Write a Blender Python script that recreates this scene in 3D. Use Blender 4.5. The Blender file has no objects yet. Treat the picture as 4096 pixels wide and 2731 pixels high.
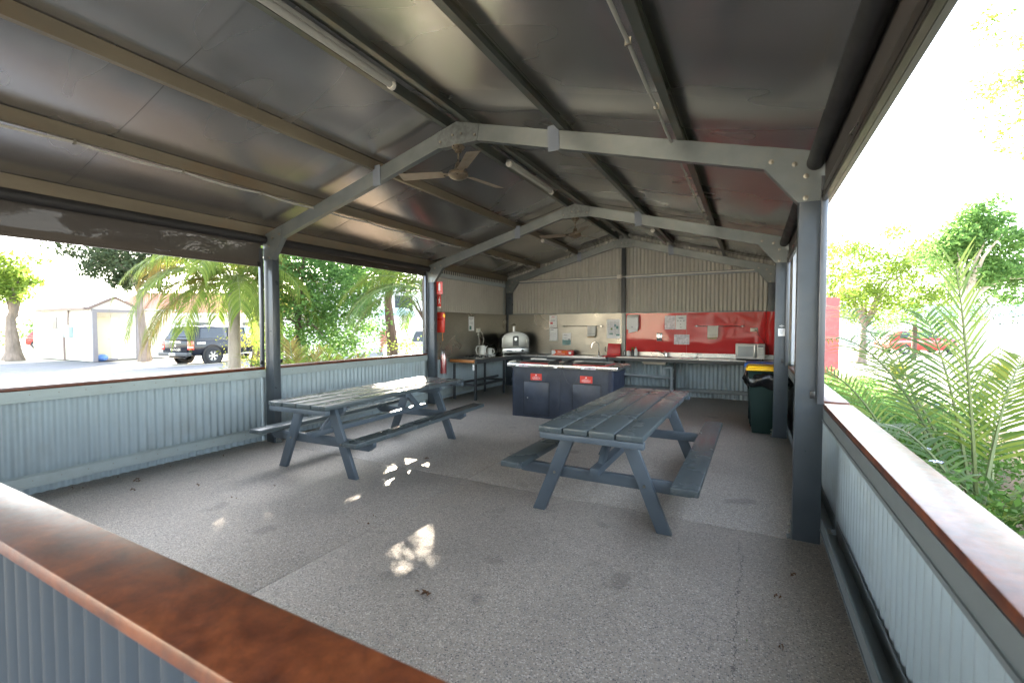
import bpy, bmesh, math, random
import numpy as np
from mathutils import Vector, Matrix

random.seed(7); rng = np.random.default_rng(7)
S = bpy.context.scene
COL = S.collection
R = math.radians

# ------------------------------------------------------------------ camera
cam_d = bpy.data.cameras.new('camera'); cam = bpy.data.objects.new('camera', cam_d); COL.objects.link(cam)
YAW, PITCH = 0.4853, -0.033
cam.location = (5.5701, -3.7066, 1.5)
cam.rotation_euler = (math.pi/2 + PITCH, 0.0, YAW)
cam_d.sensor_width = 36; cam_d.lens = 1816.2/4096*36
cam_d.clip_start = 0.05; cam_d.clip_end = 2000
cam_d.dof.use_dof = True; cam_d.dof.focus_distance = 4.6; cam_d.dof.aperture_fstop = 3.2
S.camera = cam

# ------------------------------------------------------------------ light
SUN_EL = R(18.0); SUN_AZ = math.atan2(-0.64, 0.77)
sdir = Vector((math.sin(SUN_AZ)*math.cos(SUN_EL), math.cos(SUN_AZ)*math.cos(SUN_EL), math.sin(SUN_EL)))
W = bpy.data.worlds.new("World"); S.world = W; W.use_nodes = True
nt = W.node_tree; bg = nt.nodes['Background']
sky = nt.nodes.new('ShaderNodeTexSky'); sky.sky_type = 'NISHITA'; sky.sun_disc = False
sky.sun_elevation = SUN_EL; sky.sun_rotation = SUN_AZ % (2*math.pi)
sky.air_density = 1.0; sky.dust_density = 1.6; sky.ozone_density = 1.0
hs = nt.nodes.new('ShaderNodeHueSaturation'); hs.inputs['Saturation'].default_value = .55
nt.links.new(sky.outputs[0], hs.inputs['Color']); nt.links.new(hs.outputs[0], bg.inputs[0]); bg.inputs[1].default_value = 0.15
sl = bpy.data.lights.new('sun', 'SUN'); sl.energy = 4.0; sl.angle = R(0.5); sl.color = (1, .86, .68)
sun = bpy.data.objects.new('sun', sl); COL.objects.link(sun)
sun.rotation_euler = sdir.to_track_quat('Z', 'Y').to_euler(); sun.location = (0, 0, 20)
S.view_settings.view_transform = 'Standard'; S.view_settings.look = 'None'
S.view_settings.gamma = 1; S.view_settings.exposure = 3.78
S.view_settings.use_curve_mapping = False
try:
    S.cycles.max_bounces = 10; S.cycles.diffuse_bounces = 5; S.cycles.glossy_bounces = 5
    S.cycles.transparent_max_bounces = 12
except Exception: pass

# ------------------------------------------------------------------ materials
def _new(name):
    m = bpy.data.materials.new(name); m.use_nodes = True
    return m, m.node_tree, m.node_tree.nodes['Principled BSDF']
def N(t, typ, **kw):
    n = t.nodes.new(typ)
    for k, v in kw.items():
        if k in n.inputs: n.inputs[k].default_value = v
        else: setattr(n, k, v)
    return n
def ramp(t, fac, stops):
    r = t.nodes.new('ShaderNodeValToRGB'); t.links.new(fac, r.inputs[0])
    e = r.color_ramp.elements
    while len(e) < len(stops): e.new(0.5)
    for el, (p, c) in zip(e, stops):
        el.position = p; el.color = (c[0], c[1], c[2], 1) if hasattr(c, '__len__') else (c, c, c, 1)
    return r.outputs[0]
def c4(c): return (c[0], c[1], c[2], 1)
def mul(c, k): return tuple(min(1, x*k) for x in c)

def mat(name, col, rough=.5, metal=0., var=.12, scale=6., bump=.0, bscale=60., stretch=None, rvar=.08,
        coat=0., coat_r=.1, spec=None, dirt=None, dirt_amt=.0, dirt_scale=3.):
    m, t, b = _new(name); L = t.links.new
    tc = N(t, 'ShaderNodeTexCoord'); src = tc.outputs['Object']
    if stretch:
        mp = N(t, 'ShaderNodeMapping'); mp.inputs['Scale'].default_value = stretch
        L(src, mp.inputs[0]); src = mp.outputs[0]
    nz = N(t, 'ShaderNodeTexNoise', Scale=scale, Detail=6., Roughness=.6); L(src, nz.inputs['Vector'])
    base = ramp(t, nz.outputs['Fac'], [(.3, mul(col, 1-var)), (.7, mul(col, 1+var))])
    if dirt is not None:
        nd = N(t, 'ShaderNodeTexNoise', Scale=dirt_scale, Detail=9., Roughness=.7); L(tc.outputs['Object'], nd.inputs['Vector'])
        f = ramp(t, nd.outputs['Fac'], [(.5, 0.), (.75, dirt_amt)])
        mx = N(t, 'ShaderNodeMixRGB'); L(f, mx.inputs[0]); L(base, mx.inputs[1]); mx.inputs[2].default_value = c4(dirt)
        base = mx.outputs[0]
    L(base, b.inputs['Base Color'])
    rr = ramp(t, nz.outputs['Fac'], [(.3, max(.02, rough-rvar)), (.7, min(1, rough+rvar))])
    L(rr, b.inputs['Roughness'])
    b.inputs['Metallic'].default_value = metal
    if coat: b.inputs['Coat Weight'].default_value = coat; b.inputs['Coat Roughness'].default_value = coat_r
    if spec is not None: b.inputs['Specular IOR Level'].default_value = spec
    if bump:
        n2 = N(t, 'ShaderNodeTexNoise', Scale=bscale, Detail=4.); L(src, n2.inputs['Vector'])
        bp = N(t, 'ShaderNodeBump', Strength=bump, Distance=.01); L(n2.outputs['Fac'], bp.inputs['Height'])
        L(bp.outputs[0], b.inputs['Normal'])
    return m

M = {}
M['clad_warm_lit'] = mat('warm_lit_cladding', (.47, .455, .40), .42, 0, .05, 2.5, .02, 30, dirt=(.22, .19, .14), dirt_amt=.25, dirt_scale=2.2)  # upper wall sheets: warm ground bounce put into the cladding colour
M['clad'] = mat('cladding', (.40, .47, .50), .42, 0, .05, 2.5, .02, 30, dirt=(.22, .19, .14), dirt_amt=.35, dirt_scale=2.2)
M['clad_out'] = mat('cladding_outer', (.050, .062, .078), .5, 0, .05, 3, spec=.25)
M['slate'] = mat('slate_paint', (.066, .08, .094), .33, 0, .12, 5, .03, 50, dirt=(.13, .12, .10), dirt_amt=.2, dirt_scale=6)
M['slate_dark'] = mat('slate_dark_paint', (.055, .06, .065), .4, 0, .1, 5)
M['track'] = mat('anodised_track', (.13, .14, .155), .35, .6, .05, 4)
M['galv'] = mat('galvanised_steel', (.185, .205, .205), .40, .5, .16, 5, .02, 80, (1, 6, 1), dirt=(.22, .2, .15), dirt_amt=.4, dirt_scale=5)
M['galvdark'] = mat('galvanised_plate', (.16, .175, .175), .45, .5, .3, 22, .02, 80)
M['purlin_warm_lit'] = mat('warm_lit_purlin', (.18, .155, .11), .42, .45, .2, 3, .0, 80, (1, .3, 1), dirt=(.24, .13, .05), dirt_amt=.5, dirt_scale=1.2)  # left purlins: galvanised steel with warm bounce light put into the base colour
M['purlin'] = mat('galvanised_purlin', (.16, .17, .145), .42, .6, .15, 3, .0, 80, (1, .3, 1), dirt=(.30, .17, .06), dirt_amt=.5, dirt_scale=1.2)
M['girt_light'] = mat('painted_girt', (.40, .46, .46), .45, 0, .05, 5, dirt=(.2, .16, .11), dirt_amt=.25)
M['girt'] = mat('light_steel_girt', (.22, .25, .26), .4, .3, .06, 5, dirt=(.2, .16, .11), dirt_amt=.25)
M['brace'] = mat('painted_brace', (.17, .195, .235), .5, 0, .03, 5)
M['bolt'] = mat('bolt_steel', (.32, .30, .25), .35, .9, .2, 40)
M['table'] = mat('grey_green_table_paint', (.078, .094, .098), .27, 0, .05, 2, .0, 14, rvar=.02)
M['tableleg'] = mat('table_leg_paint', (.088, .110, .130), .42, 0, .10, 5, .0, 30, dirt=(.13, .14, .14), dirt_amt=.15, dirt_scale=12)
M['blind'] = mat('black_blind_tube', (.018, .018, .018), .6, 0, .1, 6)
M['bar'] = mat('bronze_bar', (.075, .065, .055), .38, .5, .1, 6)
M['white'] = mat('white_plastic', (.78, .78, .76), .35, 0, .03, 6)
M['lightbar'] = mat('aged_diffuser', (.36, .35, .31), .4, 0, .08, 12)
M['offwhite'] = mat('aged_white_plastic', (.66, .63, .55), .4, 0, .08, 12)
M['paper'] = mat('white_paper', (.88, .88, .88), .55, 0, .02, 9)
M['ink'] = mat('grey_print', (.22, .22, .25), .6)
M['inkred'] = mat('red_print', (.6, .08, .10), .6)
M['inkgreen'] = mat('green_print', (.10, .25, .22), .6)
M['teal'] = mat('teal_print', (.16, .30, .31), .5)
M['black'] = mat('black_plastic', (.012, .012, .013), .35, 0, .2, 8)
M['iron'] = mat('black_iron', (.02, .02, .02), .5, .3, .3, 30, .1, 60)
M['chrome'] = mat('chrome', (.75, .75, .74), .12, 1, .03, 9)
M['fan'] = mat('tarnished_brass', (.30, .24, .17), .33, .85, .3, 18, dirt=(.12, .07, .03), dirt_amt=.7, dirt_scale=25)
M['fanblade'] = mat('fan_blade_metal', (.30, .25, .19), .45, .4, .15, 12, dirt=(.18, .12, .07), dirt_amt=.6, dirt_scale=10)
M['redpaint'] = mat('red_sign_paint', (.62, .045, .03), .35, 0, .04, 6)
M['redplastic'] = mat('red_plastic', (.55, .02, .022), .35, 0, .08, 14)
M['redout'] = mat('red_panel', (.50, .035, .04), .45, 0, .08, 3, dirt=(.5, .25, .22), dirt_amt=.3)
M['orange'] = mat('orange_card', (.80, .10, .015), .4, 0, .05, 9)
M['island'] = mat('charcoal_powdercoat', (.034, .043, .062), .36, .1, .25, 4, .05, 300, dirt=(.08, .09, .10), dirt_amt=.5, dirt_scale=5)
M['islandcorner'] = mat('navy_powdercoat', (.022, .030, .055), .35, .1, .12, 4)
M['fascia'] = mat('bench_fascia_paint', (.05, .055, .06), .4, 0, .1, 6)
M['oventimber'] = mat('orange_timber', (.42, .17, .05), .4, 0, .2, 4, .05, 40, (10, 1, 10))
M['bin'] = mat('dark_green_bin', (.008, .028, .024), .4, 0, .1, 5)
M['binbag'] = mat('black_bin_bag', (.006, .006, .007), .22, 0, .2, 9, .6, 18)
M['yellow'] = mat('yellow_lid', (.85, .50, .01), .4, 0, .05, 9)
M['blue'] = mat('blue_lid', (.04, .17, .55), .4, 0, .05, 9)
M['pipe'] = mat('grey_pvc', (.46, .50, .52), .4, 0, .06, 9)
M['towel'] = mat('towel', (.72, .70, .65), .95, 0, .05, 60, .3, 300)
M['towelhem'] = mat('towel_hem', (.45, .33, .20), .9, 0, .05, 60)
M['plastic_clear'] = mat('clear_bag', (.55, .50, .56), .15, 0, .4, 20, .5, 25)
M['kraft'] = mat('brown_leaf', (.16, .075, .03), .7, 0, .4, 40, .2, 40)
M['bark'] = mat('grey_bark', (.20, .16, .13), .9, 0, .35, 8, .8, 14, (1, 1, .25))
M['palebark'] = mat('pale_bark', (.36, .32, .27), .85, 0, .3, 7, .6, 12, (1, 1, .3))
M['darkbark'] = mat('dark_bark', (.09, .06, .045), .9, 0, .35, 8, .8, 14, (1, 1, .25))
M['asphalt'] = mat('asphalt', (.17, .17, .18), .85, 0, .15, 3, .3, 120)
M['conc'] = mat('pale_concrete', (.50, .455, .38), .8, 0, .12, 2, .1, 60)
M['soil'] = mat('garden_soil', (.16, .11, .07), .95, 0, .4, 5, .6, 20)
M['wallcream'] = mat('cream_weatherboard', (.74, .71, .60), .6, 0, .04, 4)
M['walltrim'] = mat('grey_trim', (.20, .19, .20), .5, 0, .05, 4)
M['fascia_br'] = mat('brown_fascia', (.20, .15, .13), .5, 0, .05, 4)
M['door'] = mat('cream_door', (.62, .58, .42), .5, 0, .03, 4)
M['glass'] = mat('dark_glass', (.04, .05, .06), .05, 0, .1, 4)
M['carblack'] = mat('black_car_paint', (.006, .008, .014), .18, 0, .1, 4, coat=.6, coat_r=.04, spec=.2)
M['carred'] = mat('red_car_paint', (.45, .03, .02), .2, 0, .1, 4, coat=1, coat_r=.05)
M['carwhite'] = mat('white_car_paint', (.75, .75, .75), .2, 0, .03, 4, coat=1, coat_r=.05)
M['tyre'] = mat('tyre_rubber', (.025, .025, .027), .8, 0, .2, 20)
M['rim'] = mat('alloy_rim', (.62, .60, .56), .28, .8, .05, 9)
M['lampred'] = mat('tail_lamp', (.60, .03, .02), .15, 0, .1, 9, coat=1)
M['lampwhite'] = mat('lamp_clear', (.75, .70, .65), .15, 0, .1, 9, coat=1)
M['rooftin'] = mat('pale_teal_roof', (.30, .42, .44), .5, 0, .05, 3)
M['roofred'] = mat('terracotta_tiles', (.50, .20, .14), .8, 0, .2, 12)
M['brickred'] = mat('red_brick', (.34, .12, .08), .85, 0, .2, 14)
M['whitewall'] = mat('white_render', (.76, .76, .78), .7, 0, .03, 4)
M['bluebag'] = mat('blue_bag', (.12, .25, .60), .4, 0, .1, 9, .4, 15)
M['fencewhite'] = mat('white_fence_steel', (.72, .73, .75), .5, 0, .03, 4)

def m_floor():
    m, t, b = _new('exposed_aggregate'); L = t.links.new
    tc = N(t, 'ShaderNodeTexCoord'); o = tc.outputs['Object']
    v = N(t, 'ShaderNodeTexVoronoi', Scale=125.); L(o, v.inputs['Vector'])
    sep = N(t, 'ShaderNodeSeparateColor'); L(v.outputs['Color'], sep.inputs[0])
    stone = ramp(t, sep.outputs[0], [(0., (.07, .07, .08)), (.2, (.24, .22, .20)), (.45, (.35, .325, .295)),
                                     (.65, (.42, .365, .29)), (.82, (.54, .50, .45)), (1., (.72, .67, .58))])
    edge = ramp(t, v.outputs['Distance'], [(.35, 0.), (.65, 1.)])
    mx = N(t, 'ShaderNodeMixRGB'); L(edge, mx.inputs[0]); L(stone, mx.inputs[1]); mx.inputs[2].default_value = (.40, .345, .29, 1)
    n1 = N(t, 'ShaderNodeTexNoise', Scale=.9, Detail=8., Roughness=.62); L(o, n1.inputs['Vector'])
    big = ramp(t, n1.outputs['Fac'], [(.3, .78), (.5, .97), (.72, 1.08)])
    m2 = N(t, 'ShaderNodeMixRGB', blend_type='MULTIPLY'); m2.inputs[0].default_value = 1; L(mx.outputs[0], m2.inputs[1]); L(big, m2.inputs[2])
    # dark spills
    n3 = N(t, 'ShaderNodeTexNoise', Scale=2.3, Detail=5.); L(o, n3.inputs['Vector'])
    sp = ramp(t, n3.outputs['Fac'], [(.64, 1.), (.70, .72)])
    m3 = N(t, 'ShaderNodeMixRGB', blend_type='MULTIPLY'); m3.inputs[0].default_value = 1; L(m2.outputs[0], m3.inputs[1]); L(sp, m3.inputs[2])
    # cracks
    xyz = N(t, 'ShaderNodeSeparateXYZ'); L(o, xyz.inputs[0])
    nc = N(t, 'ShaderNodeTexNoise', Scale=5., Detail=8., Roughness=.75); L(o, nc.inputs['Vector'])
    def crack(axis, pos, amp, wd, other, lo, hi):
        a = N(t, 'ShaderNodeMath', operation='MULTIPLY_ADD'); L(nc.outputs['Fac'], a.inputs[0]); a.inputs[1].default_value = amp; a.inputs[2].default_value = pos-amp*.5
        s = N(t, 'ShaderNodeMath', operation='SUBTRACT'); L(xyz.outputs[axis], s.inputs[0]); L(a.outputs[0], s.inputs[1])
        ab = N(t, 'ShaderNodeMath', operation='ABSOLUTE'); L(s.outputs[0], ab.inputs[0])
        lt = N(t, 'ShaderNodeMath', operation='LESS_THAN'); L(ab.outputs[0], lt.inputs[0]); lt.inputs[1].default_value = wd
        g1 = N(t, 'ShaderNodeMath', operation='GREATER_THAN'); L(xyz.outputs[other], g1.inputs[0]); g1.inputs[1].default_value = lo
        g2 = N(t, 'ShaderNodeMath', operation='LESS_THAN'); L(xyz.outputs[other], g2.inputs[0]); g2.inputs[1].default_value = hi
        p = N(t, 'ShaderNodeMath', operation='MULTIPLY'); L(lt.outputs[0], p.inputs[0]); L(g1.outputs[0], p.inputs[1])
        q = N(t, 'ShaderNodeMath', operation='MULTIPLY'); L(p.outputs[0], q.inputs[0]); L(g2.outputs[0], q.inputs[1])
        return q.outputs[0]
    cr = N(t, 'ShaderNodeMath', operation='MAXIMUM')
    L(crack('X', 5.53, .22, .0022, 'Y', -3.2, -.2), cr.inputs[0])
    cr2 = N(t, 'ShaderNodeMath', operation='MAXIMUM')
    L(crack('X', 4.05, .5, .0016, 'Y', -3.2, -1.9), cr2.inputs[0]); L(crack('Y', -1.35, .3, .0012, 'X', 5.1, 5.5), cr2.inputs[1])
    L(cr2.outputs[0], cr.inputs[1])
    m4 = N(t, 'ShaderNodeMixRGB'); L(cr.outputs[0], m4.inputs[0]); L(m3.outputs[0], m4.inputs[1]); m4.inputs[2].default_value = (.03, .027, .025, 1)
    L(m4.outputs[0], b.inputs['Base Color'])
    L(ramp(t, n1.outputs['Fac'], [(.3, .36), (.7, .52)]), b.inputs['Roughness'])
    bp = N(t, 'ShaderNodeBump', Strength=.5, Distance=.004, invert=True); L(v.outputs['Distance'], bp.inputs['Height']); L(bp.outputs[0], b.inputs['Normal'])
    return m
M['floor'] = m_floor()

def m_foil():
    m, t, b = _new('foil_insulation'); L = t.links.new
    tc = N(t, 'ShaderNodeTexCoord'); o = tc.outputs['Object']
    def st(sc, ns):
        mp = N(t, 'ShaderNodeMapping'); mp.inputs['Scale'].default_value = sc; L(o, mp.inputs[0])
        n = N(t, 'ShaderNodeTexNoise', Scale=ns, Detail=2., Roughness=.5); L(mp.outputs[0], n.inputs['Vector']); return n.outputs['Fac']
    a = st((.5, 40, 1), 1.5); c = st((40, .5, 1), 1.5); g = st((.6, 1.6, 1), .9)
    mxx = N(t, 'ShaderNodeMath', operation='ADD'); L(a, mxx.inputs[0]); L(c, mxx.inputs[1])
    base = ramp(t, g, [(.25, (.40, .395, .395)), (.75, (.47, .458, .44))])
    lines = ramp(t, mxx.outputs[0], [(.3, (.93, .93, .93)), (.7, (1.05, 1.05, 1.03))])
    m1 = N(t, 'ShaderNodeMixRGB', blend_type='MULTIPLY'); m1.inputs[0].default_value = 1.; L(base, m1.inputs[1]); L(lines, m1.inputs[2])
    oi = N(t, 'ShaderNodeObjectInfo'); vr = ramp(t, oi.outputs['Random'], [(0, (.80,.80,.82)), (1, (1.08,1.07,1.04))])
    mv = N(t, 'ShaderNodeMixRGB', blend_type='MULTIPLY'); mv.inputs[0].default_value = 1; L(m1.outputs[0], mv.inputs[1]); L(vr, mv.inputs[2])
    L(mv.outputs[0], b.inputs['Base Color'])
    b.inputs['Metallic'].default_value = .85
    L(ramp(t, g, [(.3, .20), (.7, .31)]), b.inputs['Roughness'])
    bp = N(t, 'ShaderNodeBump', Strength=.06, Distance=.003); L(mxx.outputs[0], bp.inputs['Height']); L(bp.outputs[0], b.inputs['Normal'])
    return m
M['foil'] = m_foil()

def m_wood():
    m, t, b = _new('oiled_hardwood'); L = t.links.new
    tc = N(t, 'ShaderNodeTexCoord'); o = tc.outputs['Object']
    n = N(t, 'ShaderNodeTexNoise', Scale=9., Detail=9., Roughness=.72, Distortion=.3); L(o, n.inputs['Vector'])
    n2 = N(t, 'ShaderNodeTexNoise', Scale=34., Detail=8., Roughness=.75); L(o, n2.inputs['Vector'])
    col = ramp(t, n.outputs['Fac'], [(.25, (.036, .010, .005)), (.42, (.095, .024, .009)), (.58, (.165, .043, .013)), (.78, (.25, .078, .024))])
    grn = ramp(t, n2.outputs['Fac'], [(.35, (.72, .70, .70)), (.65, (1.12, 1.12, 1.12))])
    m0 = N(t, 'ShaderNodeMixRGB', blend_type='MULTIPLY'); m0.inputs[0].default_value = 1.; L(col, m0.inputs[1]); L(grn, m0.inputs[2])
    wear = ramp(t, n2.outputs['Fac'], [(.64, 0.), (.80, .35)])
    mx = N(t, 'ShaderNodeMixRGB'); L(wear, mx.inputs[0]); L(m0.outputs[0], mx.inputs[1]); mx.inputs[2].default_value = (.26, .17, .14, 1)
    L(mx.outputs[0], b.inputs['Base Color'])
    L(ramp(t, n2.outputs['Fac'], [(.3, .30), (.7, .48)]), b.inputs['Roughness'])
    b.inputs['Coat Weight'].default_value = .25; b.inputs['Coat Roughness'].default_value = .25
    bp = N(t, 'ShaderNodeBump', Strength=.12, Distance=.004); L(n2.outputs['Fac'], bp.inputs['Height']); L(bp.outputs[0], b.inputs['Normal'])
    return m
M['wood'] = m_wood()

def m_steel(name, col, rough, bump, stretch=(1, 1, 30)):
    m, t, b = _new(name); L = t.links.new
    tc = N(t, 'ShaderNodeTexCoord'); o = tc.outputs['Object']
    mp = N(t, 'ShaderNodeMapping'); mp.inputs['Scale'].default_value = stretch; L(o, mp.inputs[0])
    n = N(t, 'ShaderNodeTexNoise', Scale=8., Detail=5.); L(mp.outputs[0], n.inputs['Vector'])
    g = N(t, 'ShaderNodeTexNoise', Scale=1.6, Detail=2.); L(o, g.inputs['Vector'])
    L(ramp(t, n.outputs['Fac'], [(.3, mul(col, .85)), (.7, mul(col, 1.1))]), b.inputs['Base Color'])
    b.inputs['Metallic'].default_value = 1.
    L(ramp(t, g.outputs['Fac'], [(.3, rough-.06), (.7, rough+.08)]), b.inputs['Roughness'])
    bp = N(t, 'ShaderNodeBump', Strength=bump, Distance=.05); L(g.outputs['Fac'], bp.inputs['Height']); L(bp.outputs[0], b.inputs['Normal'])
    return m
M['steel'] = m_steel('brushed_stainless', (.27, .255, .225), .30, .25)
M['ovensteel'] = m_steel('oven_steel', (.42, .41, .385), .42, .0)
M['steelbright'] = m_steel('bright_stainless', (.52, .52, .52), .30, .04, (1, 12, 12))
def m_redgloss():
    m, t, b = _new('red_gloss_panel'); L = t.links.new
    tc = N(t, 'ShaderNodeTexCoord'); o = tc.outputs['Object']
    g = N(t, 'ShaderNodeTexNoise', Scale=1.3, Detail=1.); L(o, g.inputs['Vector'])
    b.inputs['Base Color'].default_value = (.58, .010, .012, 1); b.inputs['Roughness'].default_value = .4
    b.inputs['Specular IOR Level'].default_value = .2
    b.inputs['Coat Weight'].default_value = .7; b.inputs['Coat Roughness'].default_value = .04; b.inputs['Coat IOR'].default_value = 1.45
    bp = N(t, 'ShaderNodeBump', Strength=.35, Distance=.03); L(g.outputs['Fac'], bp.inputs['Height'])
    L(bp.outputs[0], b.inputs['Normal']); L(bp.outputs[0], b.inputs['Coat Normal'])
    return m
M['redgloss'] = m_redgloss()
def m_fabric():
    m, t, b = _new('blind_mesh_fabric'); L = t.links.new
    b.inputs['Base Color'].default_value = (.065, .057, .050, 1); b.inputs['Roughness'].default_value = .7
    tr = N(t, 'ShaderNodeBsdfTransparent'); mx = N(t, 'ShaderNodeMixShader'); mx.inputs[0].default_value = .93
    L(tr.outputs[0], mx.inputs[1]); L(b.outputs[0], mx.inputs[2]); L(mx.outputs[0], t.nodes['Material Output'].inputs[0])
    return m
M['fabric'] = m_fabric()
def m_leaf(name, dark, light, trans=.35, rough=.5):
    m, t, b = _new(name); L = t.links.new
    g = N(t, 'ShaderNodeNewGeometry')
    tc = N(t, 'ShaderNodeTexCoord'); n = N(t, 'ShaderNodeTexNoise', Scale=1.4, Detail=3.); L(tc.outputs['Object'], n.inputs['Vector'])
    a = N(t, 'ShaderNodeMath', operation='ADD'); L(g.outputs['Random Per Island'], a.inputs[0]); L(n.outputs['Fac'], a.inputs[1])
    h = N(t, 'ShaderNodeMath', operation='MULTIPLY'); L(a.outputs[0], h.inputs[0]); h.inputs[1].default_value = .5
    col = ramp(t, h.outputs[0], [(.22, dark), (.78, light)])
    L(col, b.inputs['Base Color']); b.inputs['Roughness'].default_value = rough; b.inputs['Specular IOR Level'].default_value = .15
    tl = N(t, 'ShaderNodeBsdfTranslucent'); L(col, tl.inputs[0])
    mx = N(t, 'ShaderNodeMixShader'); mx.inputs[0].default_value = trans
    L(b.outputs[0], mx.inputs[1]); L(tl.outputs[0], mx.inputs[2]); L(mx.outputs[0], t.nodes['Material Output'].inputs[0])
    return m
M['leaf'] = m_leaf('leaf_green', (.08, .18, .05), (.18, .32, .09), .6)
M['leafbright'] = m_leaf('leaf_lime', (.11, .19, .03), (.25, .34, .06), .5)
M['leafdark'] = m_leaf('leaf_dark', (.04, .06, .03), (.08, .11, .05), .3)
M['leafyellow'] = m_leaf('leaf_yellow', (.14, .17, .02), (.30, .30, .05), .5)
M['palm'] = m_leaf('palm_leaf', (.10, .17, .03), (.25, .31, .06), .5, .4)
M['palmdark'] = m_leaf('palm_leaf_deep', (.06, .12, .035), (.13, .20, .06), .4, .4)
M['palmdry'] = m_leaf('palm_leaf_dry', (.16, .12, .03), (.30, .24, .07), .3, .6)
M['stalk'] = mat('frond_stalk', (.14, .17, .05), .5, 0, .2, 9)
M['grass'] = m_leaf('grass_blade', (.05, .12, .02), (.12, .22, .04), .3)
M['flower'] = mat('pale_flower', (.70, .70, .82), .6, 0, .05, 9)
def m_paver():
    m, t, b = _new('driveway_pavers'); L = t.links.new
    tc = N(t, 'ShaderNodeTexCoord'); br = N(t, 'ShaderNodeTexBrick', Scale=1.)
    L(tc.outputs['Object'], br.inputs['Vector'])
    br.inputs['Color1'].default_value = (.15, .155, .175, 1); br.inputs['Color2'].default_value = (.19, .19, .20, 1)
    br.inputs['Mortar'].default_value = (.10, .10, .11, 1); br.inputs['Brick Width'].default_value = .4; br.inputs['Row Height'].default_value = .4
    br.inputs['Mortar Size'].default_value = .012
    L(br.outputs[0], b.inputs['Base Color']); b.inputs['Roughness'].default_value = .8
    return m
M['paver'] = m_paver()

# ------------------------------------------------------------------ mesh helpers
class MB:
    def __init__(s): s.v = []; s.f = []; s.smooth = False
    def add(s, vs, fs):
        k = len(s.v); s.v += [tuple(v) for v in vs]; s.f += [tuple(i+k for i in f) for f in fs]; return s
    def box(s, x0, x1, y0, y1, z0, z1):
        return s.add([(x0,y0,z0),(x1,y0,z0),(x1,y1,z0),(x0,y1,z0),(x0,y0,z1),(x1,y0,z1),(x1,y1,z1),(x0,y1,z1)],
                     [(0,3,2,1),(4,5,6,7),(0,1,5,4),(1,2,6,5),(2,3,7,6),(3,0,4,7)])
    def beam(s, a, b, w, h, up=(0,0,1)):
        a = Vector(a); b = Vector(b); d = (b-a).normalized(); up = Vector(up)
        x = d.cross(up).normalized(); z = x.cross(d).normalized()
        vs = []
        for p in (a, b):
            for sx, sz in ((-1,-1),(1,-1),(1,1),(-1,1)): vs.append(p + x*(sx*w/2) + z*(sz*h/2))
        return s.add(vs, [(3,2,1,0),(4,5,6,7),(0,1,5,4),(1,2,6,5),(2,3,7,6),(3,0,4,7)])
    def prism(s, pts, o, u, v, n, depth):   # polygon pts in (u,v) at origin o, extruded along n
        o = Vector(o); u = Vector(u); v = Vector(v); n = Vector(n)
        k = len(pts); a = [o+u*p[0]+v*p[1] for p in pts]; b = [q+n*depth for q in a]
        fs = [tuple(range(k-1, -1, -1)), tuple(range(k, 2*k))] + [(i, (i+1) % k, k+(i+1) % k, k+i) for i in range(k)]
        if u.cross(v).dot(n)*depth < 0: fs = [f[::-1] for f in fs]
        return s.add(a+b, fs)
    def tube(s, pts, r, n=8, cap=True):
        pts = [Vector(p) for p in pts]; rs = r if hasattr(r, '__len__') else [r]*len(pts)
        k0 = len(s.v); ref = None
        for i, p in enumerate(pts):
            d = (pts[min(i+1, len(pts)-1)] - pts[max(i-1, 0)]).normalized()
            if ref is None: ref = Vector((0,0,1)) if abs(d.z) < .9 else Vector((1,0,0))
            x = d.cross(ref).normalized(); y = x.cross(d).normalized(); ref = y
            for j in range(n):
                a = 2*math.pi*j/n; s.v.append(tuple(p + x*(math.cos(a)*rs[i]) + y*(math.sin(a)*rs[i])))
        for i in range(len(pts)-1):
            for j in range(n):
                a = k0+i*n+j; b = k0+i*n+(j+1) % n; s.f.append((a, b, b+n, a+n))
        if cap:
            s.f.append(tuple(k0+j for j in range(n-1, -1, -1))); e = k0+(len(pts)-1)*n; s.f.append(tuple(e+j for j in range(n)))
        s.smooth = True; return s
    def lathe(s, prof, c=(0,0,0), axis='z', n=20):
        k0 = len(s.v); m = len(prof)
        for i in range(n):
            a = 2*math.pi*i/n
            for r, h in prof:
                p = (r*math.cos(a), r*math.sin(a), h)
                if axis == 'x': p = (h, r*math.cos(a), r*math.sin(a))
                if axis == 'y': p = (r*math.sin(a), h, r*math.cos(a))
                s.v.append((c[0]+p[0], c[1]+p[1], c[2]+p[2]))
        for i in range(n):
            for j in range(m-1):
                a = k0+i*m+j; b = k0+((i+1) % n)*m+j; s.f.append((a, b, b+1, a+1))
        s.smooth = True; return s
    def rod(s, x, y, z0, z1, r, n=10): return s.tube([(x,y,z0),(x,y,z1)], r, n)
    def ball(s, c, r, sz=1., n=10):
        pr = [(max(1e-4, r*math.sin(math.pi*i/8)), -r*sz*math.cos(math.pi*i/8)) for i in range(9)]
        return s.lathe(pr, c, 'z', n)
    def corr(s, ax, fixed, a0, a1, z0, z1, pitch=.080, amp=.0125, phase=0, seg=8, face=1):
        # z0/z1 may be functions of a
        f0 = z0 if callable(z0) else (lambda a: z0); f1 = z1 if callable(z1) else (lambda a: z1)
        n = max(2, int(round((a1-a0)/pitch*seg))); k0 = len(s.v)
        for i in range(n+1):
            a = a0+(a1-a0)*i/n; sn = math.sin(2*math.pi*(a-phase)/pitch)
            d = fixed+face*amp*(sn if abs(sn) < 1 else sn)
            for z in (f0(a), f1(a)):
                s.v.append((a, d, z) if ax == 'x' else (d, a, z))
        for i in range(n):
            q = k0+2*i; s.f.append((q, q+2, q+3, q+1))
        s.smooth = True; return s

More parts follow.
